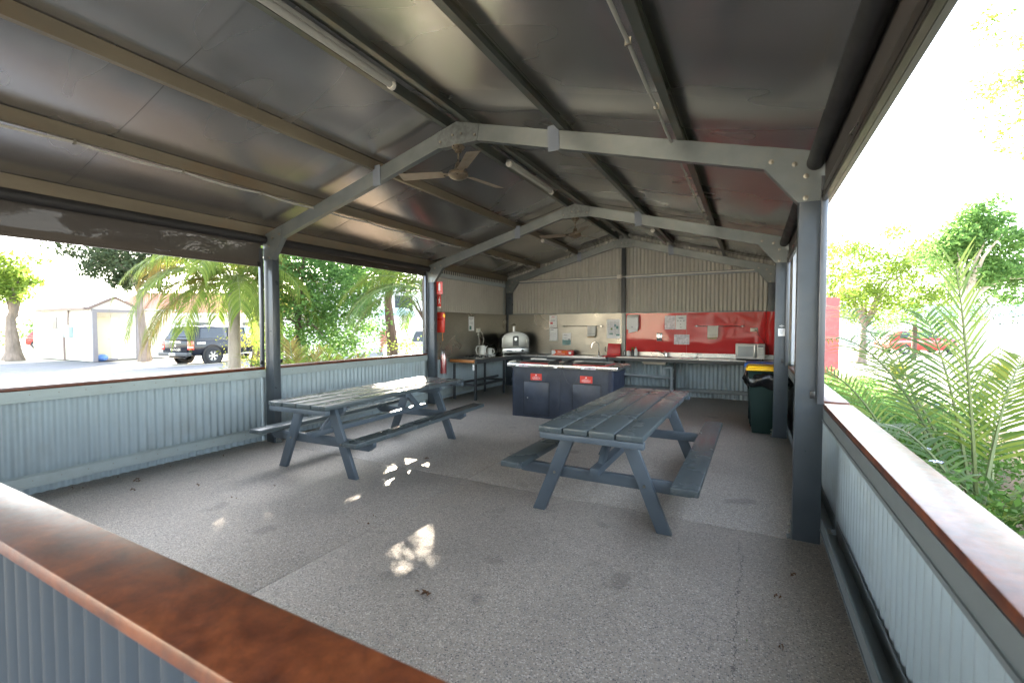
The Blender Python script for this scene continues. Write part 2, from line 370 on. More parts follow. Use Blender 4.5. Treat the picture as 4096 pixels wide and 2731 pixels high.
def _origin(o):
    v = Vector((0,0,0))
    while o is not None: v = v + o.location; o = o.parent
    return v
SPLIT = {'bolt','clip','foot','socket','collar','trivet','splash_rim','side_guard','gutter'}
STUFF = {'screw','print'}
def _pieces(mb):
    n = len(mb.v); p = list(range(n))
    def fd(a):
        while p[a] != a: p[a] = p[p[a]]; a = p[a]
        return a
    for f in mb.f:
        r = fd(f[0])
        for q in f[1:]: p[fd(q)] = r
    out = {}
    for f in mb.f: out.setdefault(fd(f[0]), []).append(f)
    res = []
    for fs in out.values():
        ids = sorted({i for f in fs for i in f}); mp = {i: k for k, i in enumerate(ids)}
        m = MB(); m.v = [mb.v[i] for i in ids]; m.f = [tuple(mp[i] for i in f) for f in fs]; m.smooth = mb.smooth; res.append(m)
    return res
def build(name, mb, material, parent=None, bevel=0., angle=35):
    if name in SPLIT:
        ps = _pieces(mb)
        if len(ps) > 1:
            r = None
            for q in ps: r = _build(name, q, material, parent, bevel, angle)
            return r
    o = _build(name, mb, material, parent, bevel, angle)
    if name in STUFF and parent is not None: o['kind'] = 'stuff'
    return o
def _build(name, mb, material, parent=None, bevel=0., angle=35):
    me = bpy.data.meshes.new(name); o0 = _origin(parent)
    me.from_pydata([(x-o0.x, y-o0.y, z-o0.z) for x, y, z in mb.v], [], mb.f)
    if bevel:
        bm = bmesh.new(); bm.from_mesh(me)
        bmesh.ops.remove_doubles(bm, verts=bm.verts, dist=1e-5)
        es = [e for e in bm.edges if len(e.link_faces) == 2 and e.calc_face_angle(0) > R(30)]
        bmesh.ops.bevel(bm, geom=es, offset=bevel, segments=2, affect='EDGES', profile=.5, clamp_overlap=True)
        bm.to_mesh(me); bm.free()
    if mb.smooth or bevel:
        me.polygons.foreach_set('use_smooth', [True]*len(me.polygons)); me.set_sharp_from_angle(angle=R(angle))
    for mm in (material if isinstance(material, (list, tuple)) else [material]): me.materials.append(mm if not isinstance(mm, str) else M[mm])
    me.validate(); me.update()
    o = bpy.data.objects.new(name, me); COL.objects.link(o)
    if parent is not None: o.parent = parent
    return o
def tag(o, label=None, cat=None, group=None, kind=None):
    if label: o['label'] = label
    if cat: o['category'] = cat
    if group: o['group'] = group
    if kind: o['kind'] = kind
    return o
def thing(name, label, cat, loc=(0,0,0), group=None, rz=0):
    o = bpy.data.objects.new(name, None); COL.objects.link(o); o.location = loc; o.rotation_euler = (0,0,rz)
    o.empty_display_size = .1
    return tag(o, label, cat, group)
def dup(root, loc, rz=0, label=None, scale=None):
    r = root.copy(); COL.objects.link(r); r.location = loc; r.rotation_euler = (0,0,rz)
    if label: r['label'] = label
    if scale: r.scale = scale
    for ch in list(root.children):
        c = ch.copy(); COL.objects.link(c); c.parent = r
        for g in list(ch.children):
            d = g.copy(); COL.objects.link(d); d.parent = c
    return r
def shared(name, src, parent, loc=(0,0,0), rot=(0,0,0)):
    o = bpy.data.objects.new(name, src.data); COL.objects.link(o); o.parent = parent; o.location = loc; o.rotation_euler = rot
    return o
def text(s, size, material, parent, o, u, v, name='lettering', ext=.0005, bold=0., align='CENTER'):
    c = bpy.data.curves.new('t', 'FONT'); c.body = s; c.size = size; c.align_x = align; c.align_y = 'CENTER'; c.extrude = ext; c.offset = bold
    c.resolution_u = 2
    ob = bpy.data.objects.new('t', c); COL.objects.link(ob)
    dg = bpy.context.evaluated_depsgraph_get(); me = bpy.data.meshes.new_from_object(ob.evaluated_get(dg))
    bpy.data.objects.remove(ob); u = Vector(u).normalized(); v = Vector(v).normalized(); n = u.cross(v)
    o = Vector(o)
    mt = Matrix(((u.x, v.x, n.x, o.x), (u.y, v.y, n.y, o.y), (u.z, v.z, n.z, o.z), (0,0,0,1)))
    me.transform(mt); me.transform(Matrix.Translation(-_origin(parent)))
    me.materials.clear(); me.materials.append(M[material]); me.name = name
    t = bpy.data.objects.new(name, me); COL.objects.link(t); t.parent = parent; return t
def cprof(b, h, lip=.014, t=.003):
    return [(0,0),(b,0),(b,lip),(b-t,lip),(b-t,t),(t,t),(t,h-t),(b-t,h-t),(b-t,h-lip),(b,h-lip),(b,h),(0,h)]

# ------------------------------------------------------------------ dimensions
XL, XR = 0.0, 6.01
XC = 3.005; AP = 3.483; SL = .273
PY = [-3.33, 0.0, 3.33, 6.50]
RAIL = .9786
def roofz(x, off=0): return AP + off - SL*abs(x-XC)

# ------------------------------------------------------------------ ground outside (structure)
G = -.25
g = MB(); g.add([(-260,-200,G-.05),(260,-200,G-.05),(260,300,G-.05),(-260,300,G-.05)], [(0,1,2,3)])
tag(build('ground', g, 'conc'), kind='structure')
g = MB(); g.add([(-17.2,-60,G-.04),(-1.2,-60,G-.04),(-1.2,60,G-.04),(-17.2,60,G-.04)], [(0,1,2,3)])
tag(build('road', g, 'asphalt'), kind='structure')
g = MB(); g.add([(-26,-14,G-.036),(-17.5,-14,G-.036),(-17.5,7,G-.036),(-26,7,G-.036)], [(0,1,2,3)])
tag(build('driveway', g, 'paver'), kind='structure')
g = MB(); g.box(-17.5,-17.2,-60,60,G-.06,G-.02)
tag(build('kerb', g, 'conc'), kind='structure')
g = MB(); g.add([(-1.2,-1.5,G+.05),(-.3,-1.5,G+.1),(-.3,20,G+.1),(-7,20,G-.0),(-7,2.6,G-.0),(-3,1.0,G+.02)], [(0,1,2,3,4,5)])
tag(build('garden_bed', g, 'soil'), kind='structure')
g = MB(); g.add([(6.25,-6,-.12),(9.4,-6,-.14),(8.9,15,-.14),(6.25,12,-.12)], [(0,1,2,3)])
tag(build('garden_bed', g, 'soil'), kind='structure')
g = MB(); g.add([(6.2,-30,-.16),(90,-30,-.16),(90,90,-.16),(-4,90,-.16),(-4,12,-.16),(6.2,8,-.16)], [(0,1,2,3,4,5)])
tag(build('path', g, 'conc'), kind='structure')
g = MB(); g.add([(9.0,17.5,-.15),(60,30,-.15),(60,40,-.15),(9.0,24,-.15)], [(0,1,2,3)])
tag(build('road', g, 'asphalt'), kind='structure')

# ------------------------------------------------------------------ floor
fl = thing('floor', None, None); fl['kind'] = 'structure'
for (x0, x1, y0, y1) in ((-.14, 3.1, 0.004, 6.67), (3.109, 6.15, 0.004, 6.67), (-.14, 3.1, -7.5, -.004), (3.109, 6.15, -7.5, -.004)):
    build('floor_slab', MB().box(x0, x1, y0, y1, -.12, 0), 'floor', fl, bevel=.003)
build('slab_base', MB().box(-.12, 6.12, -7.6, 6.7, -.3, -.125), 'conc', fl)

# ------------------------------------------------------------------ roof
roof = thing('shelter_roof', 'gabled shelter roof lined with dull silver foil between steel purlins', 'roof', (XC, 1.5, 2.7))
ys = [-7.3, -5.95, -4.6, -3.25, -1.9, -.55, .80, 2.15, 3.5, 4.85, 6.2, 6.72]  # first strips cover an added, unseen bay that shades the front wall and floor
PX = [0.03, .97, 1.94, 2.93]       # purlin stations (left), mirrored on the right
def foil(y0, y1, side, lift):
    mb = MB(); st = [-.25] + PX[0:] ; st = [-.14, .03, .97, 1.94, XC]
    xs = []
    for a, b in zip(st[:-1], st[1:]):
        for i in range(8): xs.append((a+(b-a)*i/8, i/8))
    xs.append((st[-1], 0))
    k = len(xs)
    for x, tt in xs:
        sag = -.022*math.sin(math.pi*tt)**.6 if tt > 0 else 0
        X = x if side < 0 else 2*XC-x
        for yy in (y0, y1): mb.v.append((X, yy, roofz(X, .108+lift)+sag))
    for i in range(k-1):
        q = (2*i, 2*i+1, 2*i+3, 2*i+2); mb.f.append(q if side < 0 else q[::-1])
    mb.smooth = True; return mb
for i in range(len(ys)-1):
    for sd in (-1, 1): build('foil_strip', foil(ys[i]-.02, ys[i+1]+.02, sd, .003*(i % 2)), 'foil', roof, angle=60)
for sd in (-1, 1):
    mb = MB(); x1 = XC+sd*3.15
    mb.prism([(0, roofz(XC, .16)), (3.15, roofz(x1, .16)), (3.15, roofz(x1, .18)), (0, roofz(XC, .18))], (XC, -7.35, 0), (sd,0,0), (0,0,1), (0,1,0), 14.1)
    build('roof_sheet', mb, 'clad_out', roof)
    mb = MB(); mb.box(min(x1, x1+sd*.06), max(x1, x1+sd*.06), -7.35, 6.75, roofz(x1)+.08, roofz(x1)+.14); build('gutter', mb, 'slate', roof)
for yy in (6.66, -7.37):
    for sd in (-1, 1):
        build('barge_flashing', MB().prism([(-.0, roofz(XC,-.0)), (3.2, AP-SL*3.2), (3.2, AP-SL*3.2+.22), (0, AP+.22)], (XC, yy, 0), (sd,0,0), (0,0,1), (0,1,0), .012), 'slate', roof)
# purlins: C sections along Y, sitting on the rafters
def purlin(x, flip, y0=-7.3, y1=6.5, h=.10):
    z = roofz(x)
    p = cprof(.05, h)
    mb = MB(); mb.prism(p, (x, y0, z+.002), (flip, 0, -SL*flip*(1 if x > XC else -1)*.0), (0,0,1), (0,1,0), y1-y0); return mb
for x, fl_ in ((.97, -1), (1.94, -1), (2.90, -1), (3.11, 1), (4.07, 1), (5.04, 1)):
    build('purlin', purlin(x, fl_), 'purlin_warm_lit' if x < 2.5 else 'purlin', roof)
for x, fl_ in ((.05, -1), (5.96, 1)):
    build('eave_purlin', MB().prism(cprof(.06, .13), (x, -7.3, roofz(x)-.03), (fl_,0,0), (0,0,1), (0,1,0), 13.8), 'purlin_warm_lit' if x < 3 else 'purlin', roof)
build('ridge_flashing', MB().box(2.95, 3.06, -7.3, 6.5, AP+.075, AP+.085), 'purlin', roof)
for sd in (-1, 1):
    xx = XC+sd*3.13
    build('fascia', MB().box(xx-.015, xx+.015, -7.3, 6.7, 2.56, 2.75), 'slate_dark', roof)
# conduits clipped along the purlins
def conduit(x, z, y0, y1, label, n=8, sag=.02, r=.011, mt='lightbar'):
    pts = []
    for i in range(n*4+1):
        y = y0+(y1-y0)*i/(n*4); pts.append((x, y, z-sag*abs(math.sin(math.pi*i/4))))
    t = thing('conduit', label, 'conduit', (x, (y0+y1)/2, z))
    build('pipe', MB().tube(pts, r, 8), mt, t)
    mb = MB()
    for i in range(0, n+1): mb.box(x-.016, x+.016, y0+(y1-y0)*i/n-.008, y0+(y1-y0)*i/n+.008, z-.016, z+.02)
    build('clip', mb, 'bolt', t)
conduit(.955, roofz(.95)-.012, -2.9, 3.1, 'pale conduit sagging along the lowest left roof purlin in the front bays')
conduit(.955, roofz(.95)-.012, 3.5, 6.3, 'pale conduit along the lowest left roof purlin above the kitchen')
conduit(5.0, roofz(5.0)-.012, -2.9, 3.2, 'conduit clipped under the lowest right roof purlin', sag=.012)

# ------------------------------------------------------------------ portal frames
def portal(y, label, plates=True, mid=False):
    t = thing('portal_frame', label, 'steel frame', (XC, y, 0), 'steel portal frames of the shelter')
    for x0 in (XL, XR-.166):
        build('column', MB().box(x0, x0+.166, y, y+.10, 0, 2.66 if x0 < 1 else 2.66), 'slate', t, bevel=.006)
        bp = MB().box(x0-.0 if x0 < 1 else x0-.03, x0+.196 if x0 < 1 else x0+.166, y+.012, y+.088, 0, .006)
        xx = x0+.166 if x0 < 1 else x0
        sg = 1 if x0 < 1 else -1
        bp.box(min(xx, xx+sg*.008), max(xx, xx+sg*.008), y+.015, y+.085, 0, .11)
        b = build('foot_bracket', bp, 'galv', t)
        bb = MB()
        for zz in (.045, .09): bb.tube([(xx+sg*.006, y+.05, zz), (xx+sg*.024, y+.05, zz)], .011, 6)
        build('bolt', bb, 'bolt', b)
    d = .155
    for sd in (-1, 1):
        x1 = XC+sd*3.0
        poly = [(0, AP), (3.0, AP-SL*3.0), (3.0, AP-SL*3.0-d), (0, AP-d)]
        mb = MB(); mb.prism(poly, (XC, y, 0), (sd,0,0), (0,0,1), (0,1,0), .004)
        mb.prism([(0, AP-.004), (3.0, AP-SL*3-.004), (3.0, AP-SL*3), (0, AP)], (XC, y+.004, 0), (sd,0,0), (0,0,1), (0,1,0), .06)
        mb.prism([(0, AP-d), (3.0, AP-SL*3-d), (3.0, AP-SL*3-d+.004), (0, AP-d+.004)], (XC, y+.004, 0), (sd,0,0), (0,0,1), (0,1,0), .06)
        build('rafter', mb, 'galv', t)
        # knee plate
        if plates:
            K = [(2.635, AP-SL*2.635), (3.005, AP-SL*3.005), (3.005, 2.35), (2.838, 2.35), (2.632, AP-SL*2.635-d+.004)]
            kp = build('knee_plate', MB().prism(K, (XC, y-.006, 0), (sd,0,0), (0,0,1), (0,1,0), .005).prism([(2.632, AP-SL*2.635-d+.004), (2.838, 2.35), (2.834, 2.346), (2.628, AP-SL*2.635-d)], (XC, y-.006, 0), (sd,0,0), (0,0,1), (0,1,0), .07), 'galv', t)
            bb = MB()
            for bx, bz in ((2.67, 2.652), (2.81, 2.613), (2.878, 2.523), (2.878, 2.375)):
                bb.tube([(XC+sd*bx, y-.006, bz), (XC+sd*bx, y-.010, bz), (XC+sd*bx, y-.011, bz), (XC+sd*bx, y-.020, bz), (XC+sd*bx, y-.021, bz), (XC+sd*bx, y-.027, bz)], [.018,.018,.013,.013,.008,.008], 8)
            build('bolt', bb, 'bolt', kp)
    A = [(-.235, AP-SL*.235), (0, AP), (.245, AP-SL*.245), (.235, AP-.217), (-.0, AP-.205), (-.19, AP-.215), (-.215, AP-.20)]
    A = [(-.235, AP-SL*.235), (0, AP), (.26, AP-SL*.26), (.235, AP-.219), (-.19, AP-.219), (-.225, AP-SL*.225-d)]
    ap = build('apex_plate', MB().prism(A, (XC, y-.006, 0), (1,0,0), (0,0,1), (0,1,0), .005).box(XC-.19, XC+.235, y-.006, y+.065, AP-.223, AP-.219), 'galvdark', t)
    bb = MB()
    for bx, bz in ((-.186, AP-.163), (-.04, AP-.124), (.063, AP-.128), (.216, AP-.168)): bb.tube([(XC+bx, y-.006, bz), (XC+bx, y-.02, bz)], .012, 6)
    build('bolt', bb, 'bolt', ap)
    for fx in (1.965, 4.02):
        build('fly_brace', MB().prism([(-.052, AP-SL*abs(fx-XC)+.035), (.052, AP-SL*abs(fx-XC)+.035), (.06, AP-SL*abs(fx-XC)-.185), (-.045, AP-SL*abs(fx-XC)-.185)], (fx, y-.009, 0), (1,0,0), (0,0,1), (0,1,0), .004), 'brace', t)
    if mid:
        build('centre_column', MB().box(2.965, 3.05, y-.0, y+.085, 0, AP-.22), 'slate_dark', t, bevel=.004)
    return t
portal(PY[0], 'steel portal frame over the near half wall beside the camera')
portal(-6.66, 'added steel portal frame, unseen, at the open end of the extra roof bay behind the camera')  # added frame for the roof extension that darkens the front
portal(PY[1], 'nearest visible grey steel portal frame with bolted knee and apex plates')
portal(PY[2], 'middle grey steel portal frame beside the kitchen end of the tables')
portal(PY[3], 'end portal frame set against the corrugated back wall with a centre post', mid=True)

# ------------------------------------------------------------------ half walls (cladding + girts + timber cap)
def wall_side(side, y0, y1, label, z1=.90, cap=True, full=False, name='half_wall', cat='half wall', shallow=True):
    xs = XR+.11 if side > 0 else XL-.11
    t = thing(name, label, cat, (xs, (y0+y1)/2, 0), 'half walls round the shelter' if not full else None)
    y = y0-.1; top = 2.76 if full else z1
    while y < y1-.01:
        e = min(y+.762, y1)
        if full:
            build('cladding_sheet', MB().corr('y', xs, y, e, -.02, 1.3, face=-side, phase=y0), 'clad', t, angle=80)
            build('cladding_sheet', MB().corr('y', xs, y, e, 1.301, top, face=-side, phase=y0), 'clad_warm_lit', t, angle=80)
        else: build('cladding_sheet', MB().corr('y', xs, y, e, -.02, top, face=-side, phase=y0), 'clad', t, angle=80)
        y = e
    xi = XR if side > 0 else XL   # inner line of girts
    def girt(zb, nm='girt', h=.075, ya=y0+.0, yb=y1-.0):
        # channel lying between inner line and sheet, open upward
        p = [(0,0),(.092,0),(.092,h),(.089,h),(.089,.003),(.003,.003),(.003,h-.006),(.010,h-.006),(.010,h),(0,h)]
        mb = MB(); mb.prism(p, (xi, ya, zb), (side,0,0), (0,0,1), (0,1,0), yb-ya)
        mb.prism([(-.006,h*.2),(0,h*.2),(0,h*.2+.006),(-.006,h*.2+.006)], (xi, ya, zb), (side,0,0), (0,0,1), (0,1,0), yb-ya)
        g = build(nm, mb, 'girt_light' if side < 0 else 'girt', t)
        if side > 0: return g
        sb = MB(); n = int((yb-ya)/.19)
        for i in range(n):
            yy = ya+.1+i*.19; sb.tube([(xi-side*.0, yy, zb+h*.62), (xi-side*.005, yy, zb+h*.62)], .005, 6)
        build('screw', sb, 'bolt', g)
    girt(.085, h=.10)
    if cap:
        girt(.842, 'top_girt', h=.10)
        build('timber_cap', MB().box(min(xi-side*.0, xi+side*.163), max(xi, xi+side*.163), y0+.002, y1-.002, RAIL-.034, RAIL), 'wood', t, bevel=.005)
    if full: girt(2.5, 'top_girt')
    return t
e = .0
wall_side(-1, PY[0]+.1, PY[1]-.0, 'left corrugated half wall with brown timber cap in front of the palms, nearest bay')
wall_side(-1, PY[1]+.1, PY[2], 'left corrugated half wall with timber cap behind the left picnic table')
wall_side(1, PY[0]+.1, PY[1], 'right corrugated half wall with shiny timber cap beside the palm garden, nearest bay')
wall_side(1, PY[1]+.1, PY[2], 'right corrugated half wall between the first and second right columns')
wall_side(-1, PY[2]+.1, PY[3]+.135, 'tall corrugated side wall left of the kitchen benches', cap=False, full=True, name='side_wall', cat='wall')
wall_side(1, PY[2]+.1, PY[3]+.135, 'tall corrugated side wall right of the kitchen behind the bins', cap=False, full=True, name='side_wall', cat='wall')
# front half wall (parallel to X)
t = thing('front_half_wall', 'near corrugated half wall with broad worn red-brown timber cap in the foreground', 'half wall', (2.4, -3.25, 0), 'half walls round the shelter')
x = -.1
while x < 5.6:
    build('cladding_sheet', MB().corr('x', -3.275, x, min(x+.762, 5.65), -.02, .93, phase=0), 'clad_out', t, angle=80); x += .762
build('timber_cap', MB().box(-.1, 5.68, -3.325, -3.172, RAIL-.036, RAIL), 'wood', t, bevel=.007)
build('top_girt', MB().box(-.1, 5.65, -3.262, -3.19, .87, .942), 'girt', t)
build('girt', MB().box(-.1, 5.65, -3.262, -3.19, .1, .17), 'girt', t)
build('end_post', MB().box(5.6, 5.68, -3.30, -3.19, 0, .94), 'slate', t, bevel=.004)

# ------------------------------------------------------------------ back wall
bw = thing('back_wall', 'corrugated steel gable wall behind the kitchen', 'wall', (XC, 6.62, 0))
x = -.11
while x < 6.11:
    e = min(x+.762, 6.12)
    build('cladding_sheet', MB().corr('x', 6.62, x, e, -.02, 1.3, phase=0), 'clad', bw, angle=80)
    build('cladding_sheet', MB().corr('x', 6.62, x, e, 1.301, lambda a: roofz(a, .107), phase=0), 'clad_warm_lit', bw, angle=80)
    x = e
for xx in (-.125, 6.105): build('corner_flashing', MB().box(xx, xx+.03, 6.585, 6.66, 0, 2.74), 'clad', bw)
for (x0, x1) in ((.17, 2.96), (3.055, 5.84)):
    mb = MB(); mb.prism(cprof(.06, .075), (x0, 6.50, .115), (0,1,0), (0,0,1), (1,0,0), x1-x0); mb.box(x0, x1, 6.494, 6.50, .125, .132); mb.box(x0, x1, 6.494, 6.50, .172, .178)
    build('girt', mb, 'girt', bw)
for (x0, x1) in ((.35, 2.96), (3.055, 5.66)):
    mb = MB(); mb.prism(cprof(.06, .07), (x0, 6.52, 2.575), (0,1,0), (0,0,1), (1,0,0), x1-x0)
    build('girt', mb, 'girt', bw)
    build('splash_trim', MB().box(x0 if x0 > 3 else .17, x1 if x1 < 3 else 5.84, 6.500, 6.53, 1.795, 1.815), 'galv', bw)
co = thing('conduit', 'pale horizontal conduit with a junction box on the gable girt of the back wall', 'conduit', (2.9, 6.49, 2.6))
build('pipe', MB().tube([(.4, 6.507, 2.62), (2.9, 6.507, 2.615), (5.6, 6.507, 2.62)], .011, 8), 'offwhite', co)
build('junction_box', MB().box(2.88, 2.985, 6.42, 6.498, 2.575, 2.66), 'offwhite', co, bevel=.006)

# ------------------------------------------------------------------ blinds
def blind(side, y0, y1, drop, label, show=True):
    # side: -1 left, 1 right; tube top, fabric, bottom bar
    xt = .045 if side < 0 else 5.935
    t = thing('roller_blind', label, 'blind', (xt, (y0+y1)/2, 2.6), 'roller blinds along the openings')
    tz = 2.605; r = .052
    build('roll_tube', MB().tube([(xt, y0, tz), (xt, y1, tz)], r, 20), 'blind', t)
    xf = xt+side*.052
    mb = MB(); mb.box(min(xf, xf+side*.002), max(xf, xf+side*.002), y0+.02, y1-.02, drop+.07, tz)
    build('mesh_fabric', mb, 'fabric', t)
    b = MB(); b.box(xf-.012, xf+.012, y0+.01, y1-.01, drop, drop+.085)
    b.box(xf-.016, xf+.016, y0+.01, y1-.01, drop+.004, drop+.016); b.box(xf-.016, xf+.016, y0+.01, y1-.01, drop+.03, drop+.036)
    bar = build('bottom_bar', b, 'bar', t)
    ym = (y0+y1)/2+.45
    build('pull_strap', MB().tube([(xf-side*.018, ym-.05, drop+.055), (xf-side*.03, ym, drop+.045), (xf-side*.03, ym+.05, drop+.05), (xf-side*.018, ym+.09, drop+.055)], .004, 6), 'chrome', bar)
    for yy in (y0+.005, y1-.045): build('side_track', MB().box(xf-.02, xf+.02, yy, yy+.04, RAIL+.001, 2.5), 'track', t, bevel=.003)
    for yy in (y0+.05, y1-.09): build('lock_block', MB().box(xf-side*.05-.014, xf-side*.05+.03*.5, yy, yy+.035, RAIL+.04, RAIL+.09), 'black', t, bevel=.004)
    for yy in (y0+.045, y1-.08): build('end_cap', MB().box(xf-.022, xf+.022, yy, yy+.04, drop+.01, drop+.06), 'black', t)
    return t
blind(-1, PY[0]+.12, PY[1]-.01, 2.26, 'left dark mesh roller blind part lowered in the nearest bay')
blind(-1, PY[1]+.12, PY[2]-.01, 2.47, 'left roller blind rolled right up above the second opening')
blind(1, PY[0]+.12, PY[1]-.01, 2.335, 'right dark roller blind with grooved bottom bar in the nearest bay')
blind(1, PY[1]+.12, PY[2]-.01, 2.335, 'right roller blind between the first and second right columns')

t = thing('end_panel', 'pale grey upright flashing beside the second right column', 'panel', (6.12, 3.4, 1.6))
build('panel_sheet', MB().box(6.045, 6.20, 3.40, 3.43, .99, 2.5), 'fencewhite', t)
# ------------------------------------------------------------------ ceiling fans and lights
def fan(y, blades, label):
    t = thing('ceiling_fan', label, 'ceiling fan', (XC, y, AP-.225), 'ceiling fans under the roof apex')
    z0 = AP-.225; c = (XC, y, 0)
    build('canopy', MB().lathe([(.001, z0), (.062, z0), (.064, z0-.012), (.05, z0-.028), (.034, z0-.036), (.034, z0-.055), (.001, z0-.058)], c), 'fan', t)
    build('rod', MB().rod(XC, y, z0-.16, z0-.05, .009), 'fan', t)
    mz = z0-.16
    build('motor', MB().lathe([(.001, mz+.01), (.024, mz), (.034, mz-.03), (.042, mz-.075), (.088, mz-.085), (.098, mz-.10), (.098, mz-.122), (.085, mz-.138), (.05, mz-.157), (.001, mz-.165)], c, n=28), 'fan', t)
    bz = mz-.105
    for a in blades:
        ca, sa = math.cos(R(a)), math.sin(R(a)); u = Vector((ca, sa, 0)); w = Vector((-sa, ca, .22)).normalized(); n = u.cross(w)
        o = Vector((XC, y, bz)); mb = MB()
        mb.prism([(.15, -.052), (.60, -.065), (.60, .065), (.15, .052)], o, u, w, n, .003)
        b = build('blade', mb, 'fanblade', t)
        build('blade_bracket', MB().prism([(.07, -.02), (.2, -.035), (.2, .035), (.07, .02)], o-n*.003, u, w, n, .003), 'fan', b)
fan(.03, (197, 317, 77), 'nearer brass ceiling fan hanging under the first apex plate')
fan(3.36, (185, 305, 65), 'farther brass ceiling fan in front of the kitchen')
def lightbar(x, y0, y1, label, off=-.045):
    z = roofz(x)+off
    t = thing('light_fitting', label, 'light', (x, (y0+y1)/2, z), 'unlit fluorescent battens on the purlins')
    build('housing', MB().box(x-.03, x+.03, y0, y1, z+.015, z+.045), 'lightbar', t, bevel=.004)
    build('diffuser', MB().lathe([(.001, y0+.03), (.027, y0+.03), (.027, y1-.03), (.001, y1-.03)], (x, 0, z), 'y', 14), 'lightbar', t)
    for yy in (y0, y1-.035): build('end_cap', MB().lathe([(.001, yy), (.036, yy), (.036, yy+.035), (.001, yy+.035)], (x, 0, z), 'y', 12), 'offwhite', t)
lightbar(2.985, -2.3, -.86, 'long white fluorescent batten along the ridge nearest the camera')
lightbar(2.985, 1.1, 2.42, 'white fluorescent batten along the ridge behind the nearer fan')
lightbar(1.97, 4.38, 5.66, 'white fluorescent batten on the left purlin over the kitchen')
lightbar(4.03, 4.42, 5.7, 'white fluorescent batten on the right purlin over the kitchen')

# ------------------------------------------------------------------ picnic tables
def picnic():
    t = thing('picnic_table', 'x', 'picnic table', (0,0,0), 'slate painted timber picnic tables')
    H = .745
    for i in range(4):
        x0 = -.395+i*.1995
        build('table_plank', MB().box(x0, x0+.186, -1.25+.004*(i % 2), 1.25-.006*(i % 3), H-.045+.001*(i % 2), H+.0015*(i % 3)), 'table', t, bevel=.006)
    for sx in (-1, 1):
        build('seat_plank', MB().box(min(sx*.565, sx*.745), max(sx*.565, sx*.745), -1.22, 1.22, .375, .42), 'table', t, bevel=.006)
    for yb in (-1.25, 1.19):
        build('end_batten', MB().box(-.385, .395, yb, yb+.06, H-.092, H-.046), 'tableleg', t, bevel=.004)
    build('centre_batten', MB().box(-.37, .37, -.03, .05, H-.092, H-.046), 'tableleg', t, bevel=.004)
    for yf, sg in ((-.98, -1), (.75, 1)):
        build('top_bearer', MB().prism([(-.35,H-.046),(.35,H-.046),(.35,H-.09),(.30,H-.14),(-.30,H-.14),(-.35,H-.09)], (0, yf-sg*.0225-.0225, 0), (1,0,0), (0,0,1), (0,1,0), .045), 'tableleg', t, bevel=.003)
        build('cross_beam', MB().prism([(-.73,.374),(.73,.374),(.73,.33),(.67,.285),(-.67,.285),(-.73,.33)], (0, yf-sg*.0225-.0225, 0), (1,0,0), (0,0,1), (0,1,0), .045), 'tableleg', t, bevel=.003)
        for sx in (-1, 1):
            mb = MB(); mb.prism([(.445,0),(.55,0),(.265,H-.047),(.155,H-.047)], (0, yf+sg*.0225-.022, 0), (sx,0,0), (0,0,1), (0,1,0), .045)
            l = build('leg', mb, 'tableleg', t, bevel=.004)
            build('bolt', MB().tube([(sx*.355, yf+sg*.045, .33), (sx*.355, yf+sg*.052, .33)], .011, 8), 'bolt', l)
        build('brace', MB().beam((0.0, yf-sg*.045, .40), (0, yf-sg*.36, H-.07), .045, .07), 'tableleg', t, bevel=.003)
    build('stretcher', MB().box(-.035, .035, -1.10, .87, .376, .43), 'tableleg', t, bevel=.003)
    return t
tb = picnic(); tb.location = (4.545, .68, 0); tb.rotation_euler = (0,0,R(-.4))
tb['label'] = 'slate grey picnic table standing alone in the right middle of the shelter floor'
dup(tb, (1.585, .46, 0), R(2.6), 'slate grey picnic table by the left half wall with sunlit planks')

# ------------------------------------------------------------------ kitchen: splashbacks
YB = 6.49
sp = thing('splashback', 'brushed stainless steel splashback on the left part of the back wall', 'splashback', (1.6, YB, 1.3), 'kitchen splashbacks')
build('steel_panel', MB().box(.10, 1.215, YB-.004, YB, .84, 1.795), 'steel', sp)
build('steel_panel', MB().box(1.217, 2.985, YB-.006, YB-.002, .84, 1.795), 'steel', sp)
build('edge_strip', MB().box(2.988, 3.068, YB-.012, YB+.002, .84, 1.80), 'galv', sp)
sp = thing('splashback', 'brushed stainless steel splashback on the left side wall behind the cooktop', 'splashback', (.06, 5, 1.3), 'kitchen splashbacks')
build('steel_panel', MB().box(.05, .056, 3.44, YB-.006, .84, 1.795), 'steel', sp)
sp = thing('splashback', 'glossy red splashback on the right part of the back wall', 'splashback', (4.5, YB, 1.3), 'kitchen splashbacks')
build('red_panel', MB().box(3.085, 4.36, YB-.006, YB, .945, 1.79), 'redgloss', sp)
build('red_panel', MB().box(4.363, 5.82, YB-.0065, YB-.0005, .945, 1.79), 'redgloss', sp)
build('red_panel', MB().box(5.824, 5.98, YB-.02, YB-.014, .945, 1.79), 'redgloss', sp)
